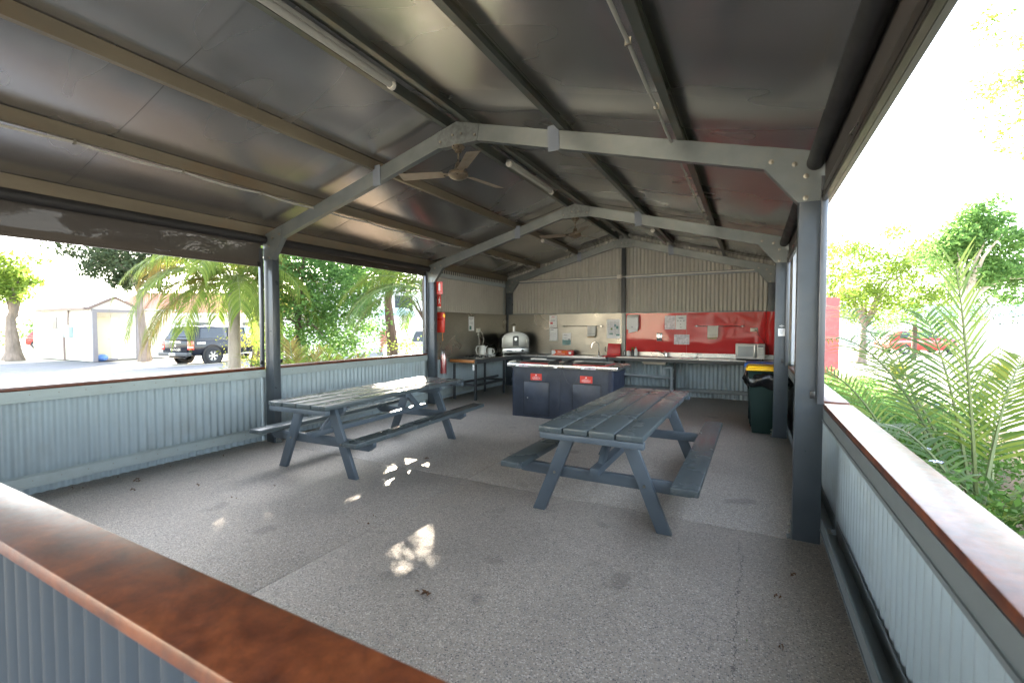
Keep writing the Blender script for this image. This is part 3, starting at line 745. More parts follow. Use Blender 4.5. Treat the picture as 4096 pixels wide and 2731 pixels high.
# benches
b = thing('workbench', 'L shaped stainless topped workbench round the left kitchen corner', 'workbench', (.4, 5.5, 0), 'kitchen workbenches')
build('bench_top', MB().box(.058, .68, 4.0, 6.0, .80, .83), 'steel', b)
build('bench_top', MB().box(.058, 2.76, 6.0, YB-.008, .80, .832), 'steelbright', b)
build('front_lip', MB().box(.70, 2.76, 5.99, 6.0, .795, .832), 'steelbright', b)
build('fascia', MB().box(.685, 2.80, 5.985, 6.02, .735, .795), 'fascia', b)
build('fascia', MB().box(.66, .695, 4.0, 5.985, .745, .826), 'fascia', b)
build('timber_edge', MB().box(.06, .66, 3.975, 4.0, .765, .828), 'oventimber', b, bevel=.004)
for x, y in ((.64, 4.06), (.12, 4.06), (.64, 5.25), (.14, 5.25), (.7, 6.05), (1.7, 6.05), (2.72, 6.05)):
    build('leg', MB().box(x-.02, x+.02, y-.02, y+.02, 0, .735), 'fascia', b)
for y in (4.06, 5.25): build('rail', MB().box(.14, .62, y-.015, y+.015, .28, .33), 'fascia', b)
build('rail', MB().box(.625, .655, 4.08, 5.23, .28, .33), 'fascia', b); build('rail', MB().box(.105, .135, 4.08, 5.9, .28, .33), 'fascia', b)
build('sink_bowl', MB().box(1.95, 2.42, 6.10, 6.42, .66, .8), 'steelbright', b)
sk = MB(); sk.box(1.9, 2.5, 6.085, 6.43, .832, .836); build('sink_rim', sk, 'chrome', b)
build('sink_hollow', MB().box(1.95, 2.42, 6.10, 6.41, .8365, .8375), 'black', b)
build('price_tag', MB().box(.63, .67, 3.968, 3.972, .62, .73), 'paper', b)
b = thing('workbench', 'long stainless topped sink bench below the red splashback', 'workbench', (4.5, 6.2, 0), 'kitchen workbenches')
build('bench_top', MB().box(3.0, 5.98, 5.99, YB-.008, .825, .85), 'steelbright', b)
build('drainer', MB().box(3.1, 4.55, 6.0, 6.44, .851, .858), 'steelbright', b, bevel=.003)
build('sink_hollow', MB().box(3.3, 4.1, 6.10, 6.38, .8585, .8595), 'galvdark', b)
build('upstand', MB().box(3.09, 4.565, YB-.02, YB-.0075, .86, .945), 'steelbright', b)
build('upstand', MB().box(4.575, 5.97, YB-.02, YB-.0075, .86, .942), 'steelbright', b)
build('seam_strip', MB().box(4.555, 4.585, 6.0, YB-.006, .852, .864), 'galv', b)
build('fascia', MB().box(2.94, 5.98, 5.975, 6.01, .765, .83), 'fascia', b)
for x in (3.03, 4.14, 5.9): build('leg', MB().box(x-.025, x+.025, 6.40, 6.45, 0, .765), 'fascia', b)
build('sink_bowl', MB().box(3.55, 4.0, 6.1, 6.4, .70, .825), 'steel', b)
# plumbing
p = thing('drain_pipe', 'grey drain pipes and trap under the sink bench', 'pipe', (4.0, 6.4, 0))
build('trap', MB().tube([(3.87, 6.38, .72), (3.87, 6.38, .50), (3.90, 6.38, .46), (3.94, 6.38, .50), (3.94, 6.38, .62)], .028, 10), 'pipe', p)
build('pipe', MB().tube([(3.94, 6.38, .61), (4.0, 6.38, .63), (4.08, 6.38, .62), (4.09, 6.38, .55), (4.09, 6.38, 0)], .03, 10), 'pipe', p)
build('pipe', MB().tube([(.8, 6.43, .52), (4.07, 6.42, .40)], .025, 10), 'pipe', p)
cl = MB()
for z in (.58, .40, .17): cl.tube([(4.09, 6.38, z-.02), (4.09, 6.38, z+.02)], .038, 10)
build('collar', cl, 'pipe', p)
# gap box with red folded tray
def tap_goose():
    t = thing('gooseneck_tap', 'tall chrome gooseneck tap on the left sink', 'tap', (2.52, 6.30, .832))
    pts = [(2.52, 6.30, .832), (2.52, 6.30, 1.06)]
    for i in range(9):
        a = math.pi*i/9; pts.append((2.44+.08*math.cos(a), 6.30-.01*i*.3, 1.06+.085*math.sin(a)))
    pts.append((2.355, 6.27, 1.02))
    build('spout', MB().tube(pts, .011, 10), 'chrome', t)
    build('base', MB().lathe([(.001,.832),(.028,.832),(.026,.86),(.018,.87),(.018,.93),(.001,.93)], (2.52,6.30,0)), 'chrome', t)
    build('lever', MB().tube([(2.53,6.29,.90),(2.60,6.27,.935)], .006, 8), 'chrome', t)
tap_goose()
t = thing('mixer_tap', 'low chrome mixer tap with angled spout on the right sink', 'tap', (3.98, 6.34, .86))
build('body', MB().lathe([(.001,.86),(.027,.86),(.026,.93),(.02,.95),(.001,.952)], (3.98,6.34,0)), 'chrome', t)
build('spout', MB().tube([(3.97,6.33,.90),(3.86,6.28,.96),(3.78,6.25,1.0),(3.765,6.245,.985)], .010, 8), 'chrome', t)
build('lever', MB().tube([(3.98,6.34,.95),(3.93,6.32,.985)], .008, 8), 'chrome', t)
t = thing('red_folding_tray', 'red plastic tray standing open against the steel splashback beside the tap', 'tray', (2.83, 6.35, .83))
build('lid', MB().prism([(-.15,0),(.16,0),(.155,.26),(-.13,.265)], (2.82, 6.40, .85), (1,0,0), (0,.12,1), (0,1,0), .012), 'redplastic', t, bevel=.004)
build('base', MB().box(2.66, 2.98, 6.06, 6.40, .832, .852), 'redplastic', t, bevel=.006)
build('clasp', MB().tube([(2.655,6.37,.93),(2.645,6.36,.99),(2.655,6.37,1.04)], .012, 8), 'black', t)
t = thing('black_crate', 'black storage box filling the gap between the two benches', 'box', (2.87, 6.2, .6))
build('shell', MB().box(2.805, 2.935, 5.995, 6.4, .60, .828), 'black', t, bevel=.006)
build('rim', MB().box(2.80, 2.938, 5.99, 6.405, .80, .8305), 'slate_dark', t)
# foil box
t = thing('wrap_box', 'orange cardboard box of baking paper rolls on the left bench', 'box', (1.68, 6.25, .833))
build('carton', MB().box(1.40, 1.93, 6.20, 6.29, .833, .95), 'redplastic', t, bevel=.002)
build('front_label', MB().box(1.40, 1.80, 6.1965, 6.1995, .833, .945), 'orange', t)
build('picture', MB().prism([(0,.0),(.09,.02),(.11,.06),(.08,.11),(0,.105)], (1.402, 6.196, .836), (1,0,0), (0,0,1), (0,-1,0), .001), 'paper', t)
text('Glad', .05, 'white', t, (1.60, 6.195, .913), (1,0,.02), (0,0,1), bold=.001)
text('Bake', .034, 'yellow', t, (1.72, 6.195, .913), (1,0,.02), (0,0,1))
build('print_line', MB().box(1.52, 1.74, 6.1945, 6.1955, .862, .870), 'paper', t)
build('roll_picture', MB().prism([(0,0),(.06,.0),(.06,.05),(0,.05)], (1.83, 6.199, .86), (1,0,0), (0,0,1), (0,-1,0), .001), 'paper', t)
# kettle, jug, power board
t = thing('white_kettle', 'tall white plastic electric kettle on the left bench', 'kettle', (.22, 5.02, .83))
build('body', MB().lathe([(.001,.845),(.082,.845),(.085,.86),(.078,1.0),(.062,1.06),(.05,1.075),(.001,1.08)], (.22,5.02,0), n=24), 'white', t)
build('base_ring', MB().lathe([(.001,.831),(.088,.831),(.088,.845),(.001,.845)], (.22,5.02,0)), 'offwhite', t)
build('spout', MB().prism([(0,0),(.05,.03),(.0,-.06)], (.28,5.05,1.04), (.8,.6,0), (0,0,1), (-.6,.8,0), .03), 'white', t, bevel=.004)
build('handle', MB().tube([(.17,4.97,1.06),(.12,4.93,1.05),(.105,4.92,.97),(.13,4.94,.88),(.16,4.96,.87)], .012, 8), 'white', t)
t = thing('white_jug', 'smaller white jug kettle beside the tall kettle', 'kettle', (.22, 5.33, .83))
build('body', MB().lathe([(.001,.832),(.062,.832),(.062,.85),(.055,.97),(.048,1.0),(.001,1.005)], (.22,5.33,0), n=22), 'white', t)
build('handle', MB().tube([(.26,5.36,.985),(.30,5.39,.97),(.305,5.392,.90),(.27,5.37,.87)], .009, 8), 'white', t)
t = thing('power_board', 'white power board lying in front of the kettle', 'power board', (.36, 5.05, .83))
build('board', MB().box(.34, .40, 4.90, 5.28, .831, .862), 'white', t, bevel=.004)
mb = MB()
for i in range(4): mb.box(.355,.385, 4.95+i*.08, 4.98+i*.08, .862, .8625)
build('socket', mb, 'ink', t)
t = thing('extension_cord', 'looping white power cords from the wall outlet down to the kettle', 'cord', (.1, 5.05, 1.1))
build('cord', MB().tube([(.085,5.08,1.41),(.12,5.14,1.38),(.14,5.2,1.2),(.13,5.16,1.05),(.15,5.10,.98)], .006, 6), 'offwhite', t)
build('cord', MB().tube([(.08,5.06,1.33),(.13,5.02,1.2),(.2,4.9,1.0),(.28,4.74,.89),(.34,4.76,.90),(.36,4.86,.86),(.37,4.92,.85)], .006, 6), 'offwhite', t)
t = thing('power_outlet', 'white double power outlet on the left steel splashback', 'power outlet', (.06, 5.09, 1.41))
build('plate', MB().box(.057,.066, 5.0, 5.18, 1.365, 1.46), 'offwhite', t, bevel=.003)
build('plug', MB().box(.066,.10, 5.06, 5.105, 1.385, 1.43), 'white', t, bevel=.004)
build('plug', MB().box(.066,.095, 5.04, 5.08, 1.30, 1.35), 'offwhite', t, bevel=.004)
# cooktop
t = thing('gas_cooktop', 'gas cooktop with black trivets on the end of the left bench', 'cooktop', (.36, 4.7, .83))
build('steel_plate', MB().box(.12, .60, 4.38, 5.0-.12, .831, .838), 'steelbright', t, bevel=.002)
for (x, y) in ((.24,4.5),(.48,4.5),(.24,4.76),(.48,4.76)):
    bq = build('burner', MB().lathe([(.001,.838),(.045,.838),(.045,.852),(.03,.858),(.001,.858)], (x,y,0)), 'iron', t)
    mb = MB()
    for a in range(4):
        ca, sa = math.cos(a*math.pi/2+.3), math.sin(a*math.pi/2+.3)
        mb.beam((x+ca*.02, y+sa*.02, .872), (x+ca*.10, y+sa*.10, .872), .008, .010); mb.beam((x+ca*.10, y+sa*.10, .838), (x+ca*.10, y+sa*.10, .877), .008, .008, (ca,sa,0))
    build('trivet', mb, 'iron', bq)
# pizza oven (authored facing -Y, then turned)
t = thing('pizza_oven', 'domed stainless gas pizza oven with chimney in the kitchen corner', 'pizza oven', (0,0,0))
def arch(w, h, r0, n=10):
    pts = [(-w,0),(w,0),(w,h)]
    for i in range(1, n): a = math.pi*i/n; pts.append((w*math.cos(a), h+r0*math.sin(a)))
    return pts+[(-w,h)]
build('body', MB().prism(arch(.36,.20,.17), (0,.05,.15), (1,0,0), (0,0,1), (0,1,0), .46), 'slate_dark', t)
build('front_frame', MB().prism(arch(.385,.20,.19), (0,0,.15), (1,0,0), (0,0,1), (0,1,0), .05), 'ovensteel', t, bevel=.003)
d = build('door', MB().prism(arch(.345,.19,.165), (0,-.02,.165), (1,0,0), (0,0,1), (0,1,0), .022), 'ovensteel', t, bevel=.003)
build('door_window', MB().prism([(-.085,0),(.085,0),(.085,.21),(.06,.24),(-.06,.24),(-.085,.21)], (0,-.026,.20), (1,0,0), (0,0,1), (0,1,0), .005), 'black', d)
build('thermometer', MB().lathe([(.001,-.034),(.034,-.034),(.037,-.026),(.001,-.026)], (0,0,.36), 'y', 18), 'steelbright', d)
build('handle', MB().tube([(.27,-.02,.24),(.29,-.07,.25),(.29,-.07,.33),(.27,-.02,.34)], .009, 8), 'chrome', d)
build('control_panel', MB().box(-.37,.37, -.02, .48, .035, .145), 'steelbright', t, bevel=.004)
mb = MB(); mb.lathe([(.001,-.06),(.028,-.06),(.03,-.02),(.001,-.02)], (.19,0,.09), 'y', 16); build('knob', mb, 'black', t)
mb = MB(); mb.box(-.26,-.1,-.024,-.02,.065,.11); build('vent_slot', mb, 'ink', t)
build('small_knob', MB().lathe([(.001,-.04),(.012,-.04),(.012,-.02),(.001,-.02)], (.0,0,.09), 'y', 12), 'black', t)
for x in (-.33,.33): build('foot', MB().rod(x, .03, 0, .036, .02), 'chrome', t)
build('chimney', MB().rod(-.0, .25, .48, .66, .042, 16), 'steelbright', t)
build('chimney_cap', MB().lathe([(.001,.735),(.03,.72),(.085,.69),(.085,.685),(.001,.69)], (0,.25,0), n=16), 'bolt', t)
t.location = (.60, 5.90, .836); t.rotation_euler = (0,0,R(40)); t.scale = (.86,.85,1.0)
# microwave
t = thing('microwave', 'white microwave oven on the right end of the sink bench', 'microwave', (5.55, 6.3, .86))
build('case', MB().box(5.30, 5.80, 6.12, 6.44, .875, 1.165), 'white', t, bevel=.006)
build('door', MB().box(5.305, 5.66, 6.108, 6.12, .885, 1.157), 'white', t, bevel=.004)
build('door_window', MB().box(5.345, 5.60, 6.1045, 6.108, .925, 1.12), 'pipe', t, bevel=.004)
build('handle', MB().box(5.615, 5.655, 6.095, 6.108, .90, 1.145), 'steelbright', t, bevel=.004)
k = build('control_panel', MB().box(5.668, 5.795, 6.108, 6.12, .885, 1.157), 'white', t, bevel=.003)
build('display', MB().box(5.685, 5.775, 6.1045, 6.108, 1.105, 1.14), 'ink', k)
build('button', MB().box(5.69, 5.77, 6.106, 6.1085, .95, 1.08), 'steelbright', k)
mb = MB()
for x in (5.33, 5.77):
    for y in (6.15, 6.41): mb.rod(x, y, .853, .876, .015)
build('foot', mb, 'black', t)
t = thing('extension_cord', 'black power cord running from the red wall outlet to the microwave', 'cord', (5.7, 6.45, 1.2))
build('cord', MB().tube([(5.66,6.46,1.42),(5.70,6.455,1.33),(5.78,6.46,1.22),(5.86,6.465,1.08),(5.88,6.44,.93),(5.80,6.43,.9)], .005, 6), 'black', t)
t = thing('power_outlet', 'white double power outlet on the red splashback above the microwave', 'power outlet', (5.61, 6.48, 1.43))
build('plate', MB().box(5.55, 5.68, YB-.018, YB-.007, 1.395, 1.472), 'offwhite', t, bevel=.003)
build('plug', MB().box(5.635, 5.665, YB-.045, YB-.018, 1.405, 1.435), 'black', t, bevel=.004)
# hand towel dispenser, switch, notices on red
t = thing('paper_towel_dispenser', 'white paper towel dispenser with a hanging sheet on the red splashback', 'dispenser', (3.26, 6.4, 1.55))
build('case', MB().prism([(0,0),(.13,0),(.15,.1),(.14,.26),(.09,.32),(0,.33)], (3.13, YB-.01, 1.43), (0,-1,0), (0,0,1), (1,0,0), .25), 'white', t, bevel=.012)
build('paper_sheet', MB().prism([(0,.05),(.0,-.05),(.05,-.035),(.2,.0),(.2,.05)], (3.155, YB-.08, 1.40), (1,0,0), (0,0,1), (0,1,0), .003), 'paper', t)
build('badge', MB().box(3.225,3.285, YB-.158,YB-.15, 1.545,1.557), 'ink', t)
build('arrow_mark', MB().prism([(-.02,.018),(.02,.018),(0,-.02)], (3.25, YB-.154, 1.49), (1,0,0), (0,0,1), (0,1,0), .003), 'ink', t)
t = thing('wall_dispenser', 'small mirror-like steel dispenser on the red splashback over the tap', 'dispenser', (3.81, 6.48, 1.27))
build('case', MB().box(3.755, 3.868, YB-.04, YB-.007, 1.18, 1.365), 'chrome', t, bevel=.010)
build('button', MB().box(3.79, 3.835, YB-.045, YB-.04, 1.20, 1.23), 'ink', t, bevel=.003)

def notice(x0, x1, z0, z1, label, y=YB-.007, lines=(), blocks=(), sheet='paper', frame=None, sleeve=False, tilt=0., ax='y', grp='notices on the kitchen splashbacks'):
    """ax 'y': on the back wall; ax 'x': on the left side wall (x0,x1 are then y values, y is the x position)"""
    t = thing('notice', label, 'notice', ((x0+x1)/2, y, (z0+z1)/2) if ax == 'y' else (y, (x0+x1)/2, (z0+z1)/2), grp)
    if ax == 'y': o, u, v, n = (x0, y, z0), (1,0,0), (0,0,1), (0,-1,0)
    else: o, u, v, n = (y, x0, z0), (0,1,0), (0,0,1), (1,0,0)
    w, h = x1-x0, z1-z0
    v = (v[0], v[1], 1); u = (u[0], u[1], tilt)
    def rect(a0, a1, b0, b1, lift, d=.0008):
        oo = Vector(o)+Vector(n)*lift
        return MB().prism([(a0,b0),(a1,b0),(a1,b1),(a0,b1)], oo, u, v, n, d)
    if frame: build('frame', rect(-.008, w+.008, -.008, h+.008, 0, .004), frame, t)
    build('sheet', rect(0, w, 0, h, .0045 if frame else 0, .0015), sheet, t)
    pr = MB()
    for (f0, f1, g, th) in lines:
        q = rect(f0*w, f1*w, g*h, g*h+th, .0065 if frame else .002); pr.add(q.v, q.f)
    if lines: build('print', pr, 'ink', t)
    for (f0, f1, g0, g1, m) in blocks:
        build('printed_block', rect(f0*w, f1*w, g0*h, g1*h, .0068 if frame else .0022), m, t)
    return t
L = [(.15,.8,.62,.004),(.15,.85,.57,.004),(.15,.7,.52,.004),(.12,.85,.12,.004),(.12,.6,.08,.004)]
notice(1.222, 1.42, 1.475, 1.765, 'white sheet with red heading and pink picture, topmost on the steel splashback beside the oven', lines=L,
       blocks=((.3,.7,.88,.92,'inkred'),(.2,.8,.77,.785,'inkred'),(.12,.46,.27,.44,'inkred')))
notice(1.232, 1.44, 1.15, 1.455, 'black framed white notice below the red-headed sheet', frame='black',
       lines=[(.1,.5,.86,.012),(.2,.8,.62,.003),(.15,.85,.55,.003),(.15,.85,.48,.003),(.15,.75,.41,.003),(.2,.8,.34,.003),(.2,.6,.27,.003)])
notice(1.565, 1.775, 1.06, 1.345, 'white and teal notice low on the steel splashback above the orange box',
       lines=[(.12,.5,.84,.008),(.12,.75,.78,.008),(.12,.5,.58,.004),(.12,.65,.54,.004)], blocks=((0,1,0,.42,'teal'),(.7,.9,.42,.54,'ink'),(.42,.55,.18,.26,'inkred')))
notice(2.645, 2.955, 1.23, 1.66, 'large site map sheet with green patches beside the red panel',
       lines=[(.15+.1*i,.17+.1*i,.2,.30) for i in range(8)]+[(.1,.9,.15+.09*i,.004) for i in range(8)],
       blocks=((.2,.45,.2,.28,'inkgreen'),(.7,.85,.5,.65,'inkgreen'),(.55,.7,.62,.74,'teal'),(.7,.95,.14,.22,'inkgreen'),(.3,.42,.45,.55,'leafbright')))
notice(3.915, 4.13, 1.435, 1.73, 'left of two plastic sleeved notices high on the red splashback', sheet='plastic_clear', lines=[(.1,.9,.1,.004)], tilt=.01)
notice(4.137, 4.35, 1.435, 1.735, 'right of two plastic sleeved notices high on the red splashback',
       lines=[(.25,.7,.82,.010),(.3,.8,.77,.008),(.15,.28,.60,.016),(.42,.55,.60,.016),(.7,.85,.60,.016),(.42,.5,.34,.016),(.4,.6,.14,.01)])
notice(4.11, 4.415, 1.12, 1.33, 'wide plastic sleeved notice centred below the other two on the red splashback', sheet='plastic_clear', lines=[(.2,.8,.7,.004),(.2,.8,.6,.004)])
notice(4.70, 4.92, 1.405, 1.715, 'narrow white notice on the steel side splashback over the cooktop', y=.057, ax='x',
       lines=[(.1,.9,.88,.008),(.1,.8,.83,.006),(.2,.5,.75,.005),(.2,.8,.58,.005),(.2,.75,.5,.005)], blocks=((.12,.5,.08,.34,'inkgreen'),))
# scuff lines where signs used to be taped are left to the steel; towel rails
def towel_rail(x0, x1, z, xt0, xt1, label, tl):
    t = thing('towel_rail', label, 'towel rail', ((x0+x1)/2, YB-.06, z), 'towel rails on the splashbacks')
    build('rod', MB().tube([(x0,YB-.06,z),(x1,YB-.06,z)], .008, 8), 'chrome', t)
    for xx in (x0+.04, x1-.04): build('bracket', MB().tube([(xx,YB-.008,z),(xx,YB-.02,z),(xx,YB-.062,z)], [.028,.018,.014], 12), 'chrome', t)
    w = thing('hand_towel', tl, 'towel', ((xt0+xt1)/2, YB-.06, z), 'towels hanging on the rails')
    mb = MB(); n = 14
    prof = [(-.008,-.20),(-.010,-.1),(-.009,0),(-.004,.010),(.006,.010),(.010,-.002),(.014,-.08),(.016,-.17),(.020,-.235)]
    for i in range(n+1):
        x = xt0+(xt1-xt0)*i/n
        for j, (dy, dz) in enumerate(prof):
            wv = .004*math.sin(i*.9)*max(0, -dz*5); mb.v.append((x+.10*max(0,-dz)*(.2-i/n)*.3, YB-.06-dy-wv, z+dz+(.012*i/n if dz < -.2 else 0)))
    m = len(prof)
    for i in range(n):
        for j in range(m-1): a = i*m+j; mb.f.append((a, a+m, a+m+1, a+1))
    mb.smooth = True; build('cloth', mb, 'towel', w)
    build('stripe', MB().box(xt0+.004, xt1-.012, YB-.0795, YB-.0785, z-.175, z-.170), 'ink', w)
    build('hem', MB().prism([(.01,0),(xt1-xt0-.03,.012),(xt1-xt0-.02,.05),(0,.035)], (xt0, YB-.0815, z-.27), (1,0,0), (0,0,1), (0,1,0), .003), 'towelhem', w)
towel_rail(1.58, 2.57, 1.505, 2.20, 2.40, 'chrome towel rail on the steel splashback', 'pale striped hand towel on the rail over the steel splashback')
towel_rail(4.52, 5.45, 1.505, 4.77, 4.97, 'chrome towel rail on the red splashback', 'pale striped hand towel on the rail over the red splashback')
# bottles at the left end of the sink bench
t = thing('soap_bottle', 'white squeeze bottle with green cap on the sink bench', 'bottle', (3.33, 6.33, .85))
build('body', MB().lathe([(.001,.851),(.035,.851),(.036,.95),(.028,1.0),(.013,1.02),(.001,1.02)], (3.34,6.33,0)), 'white', t)
build('cap', MB().lathe([(.001,1.02),(.014,1.02),(.010,1.055),(.001,1.056)], (3.34,6.33,0), n=12), 'inkgreen', t)
t = thing('spray_bottle', 'dark bottle with yellow green trigger head on the sink bench', 'bottle', (3.26, 6.36, .85))
build('body', MB().lathe([(.001,.851),(.034,.851),(.034,.95),(.014,1.0),(.001,1.0)], (3.26,6.37,0)), 'black', t)
build('trigger_head', MB().box(3.24,3.29,6.34,6.37,1.0,1.04), 'leafyellow', t, bevel=.004)
t = thing('white_cup', 'ribbed white container at the left end of the sink bench', 'container', (3.19, 6.33, .85))
build('body', MB().lathe([(.001,.851),(.032,.851),(.036,.965),(.001,.965)], (3.18,6.33,0)), 'white', t)
t = thing('black_canister', 'small black canister with a white label left of the ribbed container', 'container', (3.11, 6.34, .85))
build('body', MB().lathe([(.001,.851),(.03,.851),(.03,.96),(.001,.962)], (3.10,6.34,0)), 'black', t)
build('label', MB().box(3.092,3.108,6.3075,6.3085,.87,.95), 'paper', t)

# ------------------------------------------------------------------ barbecue island
t = thing('barbecue_island', 'dark blue-grey barbecue island with stainless top and two hotplates', 'barbecue', (2.87, 3.45, 0))
def rrect(x0, x1, y0, y1, r, n=5):
    out = []
    for cx, cy, a0 in ((x1-r,y0+r,-90),(x1-r,y1-r,0),(x0+r,y1-r,90),(x0+r,y0+r,180)):
        for i in range(n+1): a = R(a0+90*i/n); out.append((cx+r*math.cos(a), cy+r*math.sin(a)))
    return out
def slab(x0,x1,y0,y1,z0,z1,r): return MB().prism(rrect(x0,x1,y0,y1,r), (0,0,z0), (1,0,0), (0,1,0), (0,0,1), z1-z0)
build('cabinet', slab(1.998, 3.74, 3.06, 3.74, .0, .828, .035), 'islandcorner', t)
build('front_panel', MB().box(2.04, 2.872, 3.052, 3.06, .01, .826), 'island', t)
build('front_panel', MB().box(2.877, 3.655, 3.052, 3.06, .01, .826), 'island', t)
top = build('steel_top', slab(1.935, 3.815, 3.0, 3.80, .829, .888, .02), 'steelbright', t, bevel=.004)
for x0, x1, zt in ((2.235, 2.68, .585), (3.09, 3.54, .592)):
    build('door_recess', MB().box(x0-.010, x1+.010, 3.0495, 3.0518, .045, zt+.012), 'black', t)
    d = build('door', MB().box(x0, x1, 3.044, 3.0495, .055, zt), 'island', t, bevel=.002)
    if x0 < 3:
        build('door_knob', MB().tube([(x0+.075,3.044,.325),(x0+.075,3.025,.325)], .013, 12), 'chrome', d)
for x0 in (2.355, 3.21):
    s = build('warning_plate', MB().box(x0, x0+.20, 3.048, 3.0515, .62, .728), 'redpaint', t)
    mb = MB()
    for q, (a, c) in enumerate(((.06,.14),(.03,.175),(.03,.17),(.025,.175),(.05,.15))): mb.box(x0+a, x0+c, 3.0465, 3.0478, .676-.011*q, .6785-.011*q)
    build('print', mb, 'paper', s)
    build('flame_symbol', MB().prism([(-.009,0),(.009,0),(.011,.010),(.004,.018),(.003,.026),(-.004,.016),(-.010,.010)], (x0+.098, 3.0465, .693), (1,0,0), (0,0,1), (0,1,0), .001), 'paper', s)
for x0 in (2.10, 3.24):
    s = build('maker_sticker', MB().box(x0+.06, x0+.24, 2.9985, 2.9998, .838, .872), 'plastic_clear', t)
    build('maker_sticker', MB().box(x0, x0+.055, 2.9985, 2.9998, .838, .872), 'paper', t)
    build('logo_mark', MB().prism(rrect(x0+.125, x0+.16, .843, .867, .008), (0, 2.9983, 0), (1,0,0), (0,0,1), (0,1,0), -.0006), 'ink', s)
    build('print', MB().box(x0+.07, x0+.115, 2.9975, 2.9983, .852, .855).box(x0+.17,x0+.23,2.9975,2.9983,.852,.855), 'inkred', s)
build('switch_plate', MB().box(2.79, 2.845, 2.9985, 2.9998, .836, .880), 'paper', t)
for x0, x1 in ((2.12, 2.64), (3.06, 3.60)):
    h = build('hotplate_frame', MB().box(x0, x1, 3.12, 3.68, .889, .896), 'redplastic', t)
    build('hotplate', MB().box(x0+.03, x1-.03, 3.15, 3.65, .8965, .901), 'iron', h)
    build('splash_rim', MB().box(x0+.01, x0+.02, 3.13, 3.67, .896, .915).box(x1-.02, x1-.01, 3.13, 3.67, .896, .915).box(x0+.02, x1-.02, 3.66, 3.67, .896, .915), 'galv', h)
build('side_guard', MB().box(1.945, 1.955, 3.05, 3.3, .888, .915).box(2.05,2.35,3.70,3.712,.888,.93), 'offwhite', t)
build('start_button', MB().lathe([(.001,.889),(.02,.889),(.018,.90),(.001,.90)], (2.87,3.25,0)), 'redplastic', t)
for i, (x, lb) in enumerate(((2.74, 'black grill scraper on the island beside the left hotplate, tethered by a wire'), (2.98, 'black grill scraper on the island beside the right hotplate, tethered by a wire'))):
    s = thing('grill_scraper', lb, 'scraper', (x, 3.2, .89), 'grill scrapers on the island')
    build('blade_guard', MB().prism([(-.10,0),(-.06,.045),(0,.055),(.07,.04),(.09,0)], (x, 3.12, .89), (1,.2,0), (0,.3,.9), (-.2,1,0), .07), 'black', s, bevel=.006)
    build('handle', MB().tube([(x-.03,3.22,.93),(x+.02,3.36,.95)], .016, 8), 'black', s)
    sx = x-.12 if i == 0 else x+.20
    a = (x-.02 if i == 0 else x-.02, 3.1, .93); bnd = 3.03
    pts = [(a[0], 3.1, .92), (a[0]-.02, 2.99, .885)]
    x2 = 2.46 if i == 0 else 3.24; xm = (a[0]+x2)/2; lo = .60 if i == 0 else .585
    for k in range(9):
        f = k/8; pts.append((a[0]-.02+(x2-a[0]+.02)*f, 2.985, .88-(.88-lo)*math.sin(math.pi*min(1, f*.98+.02))**.7+ (0 if f < 1 else -.02)))
    build('tether', MB().tube(pts, .0022, 5), 'slate_dark', s)
# ------------------------------------------------------------------ signs and extinguisher area behind the second left column
t = thing('fire_extinguisher_sign', 'red fire extinguisher sign standing out from the second left column', 'sign', (.27, 3.42, 2.25), 'red safety signs by the second left column')
build('board', MB().box(.168, .315, 3.405, 3.41, 2.12, 2.36), 'redpaint', t)
build('cylinder_symbol', MB().prism([(-.02,0),(.024,0),(.024,.12),(.012,.137),(.012,.15),(-.008,.15),(-.008,.137),(-.02,.12)], (.235, 3.4045, 2.19), (1,0,0), (0,0,1), (0,1,0), -.0008), 'paper', t)
text('FIRE', .019, 'paper', t, (.242, 3.404, 2.172), (1,0,0), (0,0,1))
text('EXTINGUISHER', .015, 'paper', t, (.242, 3.404, 2.145), (1,0,0), (0,0,1))
t = thing('fire_blanket_sign', 'red fire blanket sign half hidden behind the second left column', 'sign', (.1, 3.5, 2.0), 'red safety signs by the second left column')
build('board', MB().box(.03, .225, 3.47, 3.475, 1.86, 2.115), 'redpaint', t)
build('white_band', MB().box(.03, .225, 3.468, 3.4695, 1.86, 1.89), 'paper', t)
build('figure_symbol', MB().prism([(0,.06),(.016,.09),(.03,.09),(.04,.06),(.034,.03),(.05,-.02),(.038,-.02),(.024,.01),(.01,-.03),(-.002,-.02),(.012,.03)], (.165, 3.4695, 1.96), (1,0,0), (0,0,1), (0,1,0), -.001).lathe([(.001,0),(.010,0.001)], (.19,3.4685,2.067), 'y', 10), 'paper', t)
text('FIRE BLANKET', .018, 'ink', t, (.128, 3.4675, 1.875), (1,0,0), (0,0,1))
t = thing('fire_blanket', 'red fire blanket pouch with pull tapes on the left side wall', 'fire blanket', (.1, 3.55, 1.5))
build('pouch', MB().prism([(0,0),(.20,0),(.22,.36),(.19,.40),(.03,.40),(0,.37)], (.06, 3.50, 1.38), (1,.1,0), (0,0,1), (0,1,0), .03), 'redpaint', t, bevel=.01)
build('yellow_tag', MB().prism([(0,0),(.05,-.03),(.06,.03),(.02,.05)], (.24, 3.495, 1.70), (1,.1,0), (0,0,1), (0,1,0), .004), 'yellow', t)
build('label_band', MB().box(.08,.23,3.494,3.497,1.62,1.66), 'lampred', t)
for dx in (.03, .16): build('pull_tape', MB().box(.06+dx, .075+dx, 3.51, 3.515, 1.22, 1.39), 'oventimber', t)
t = thing('fire_extinguisher', 'red fire extinguisher wrapped in a clear plastic bag by the second left column', 'fire extinguisher', (.24, 3.55, .6))
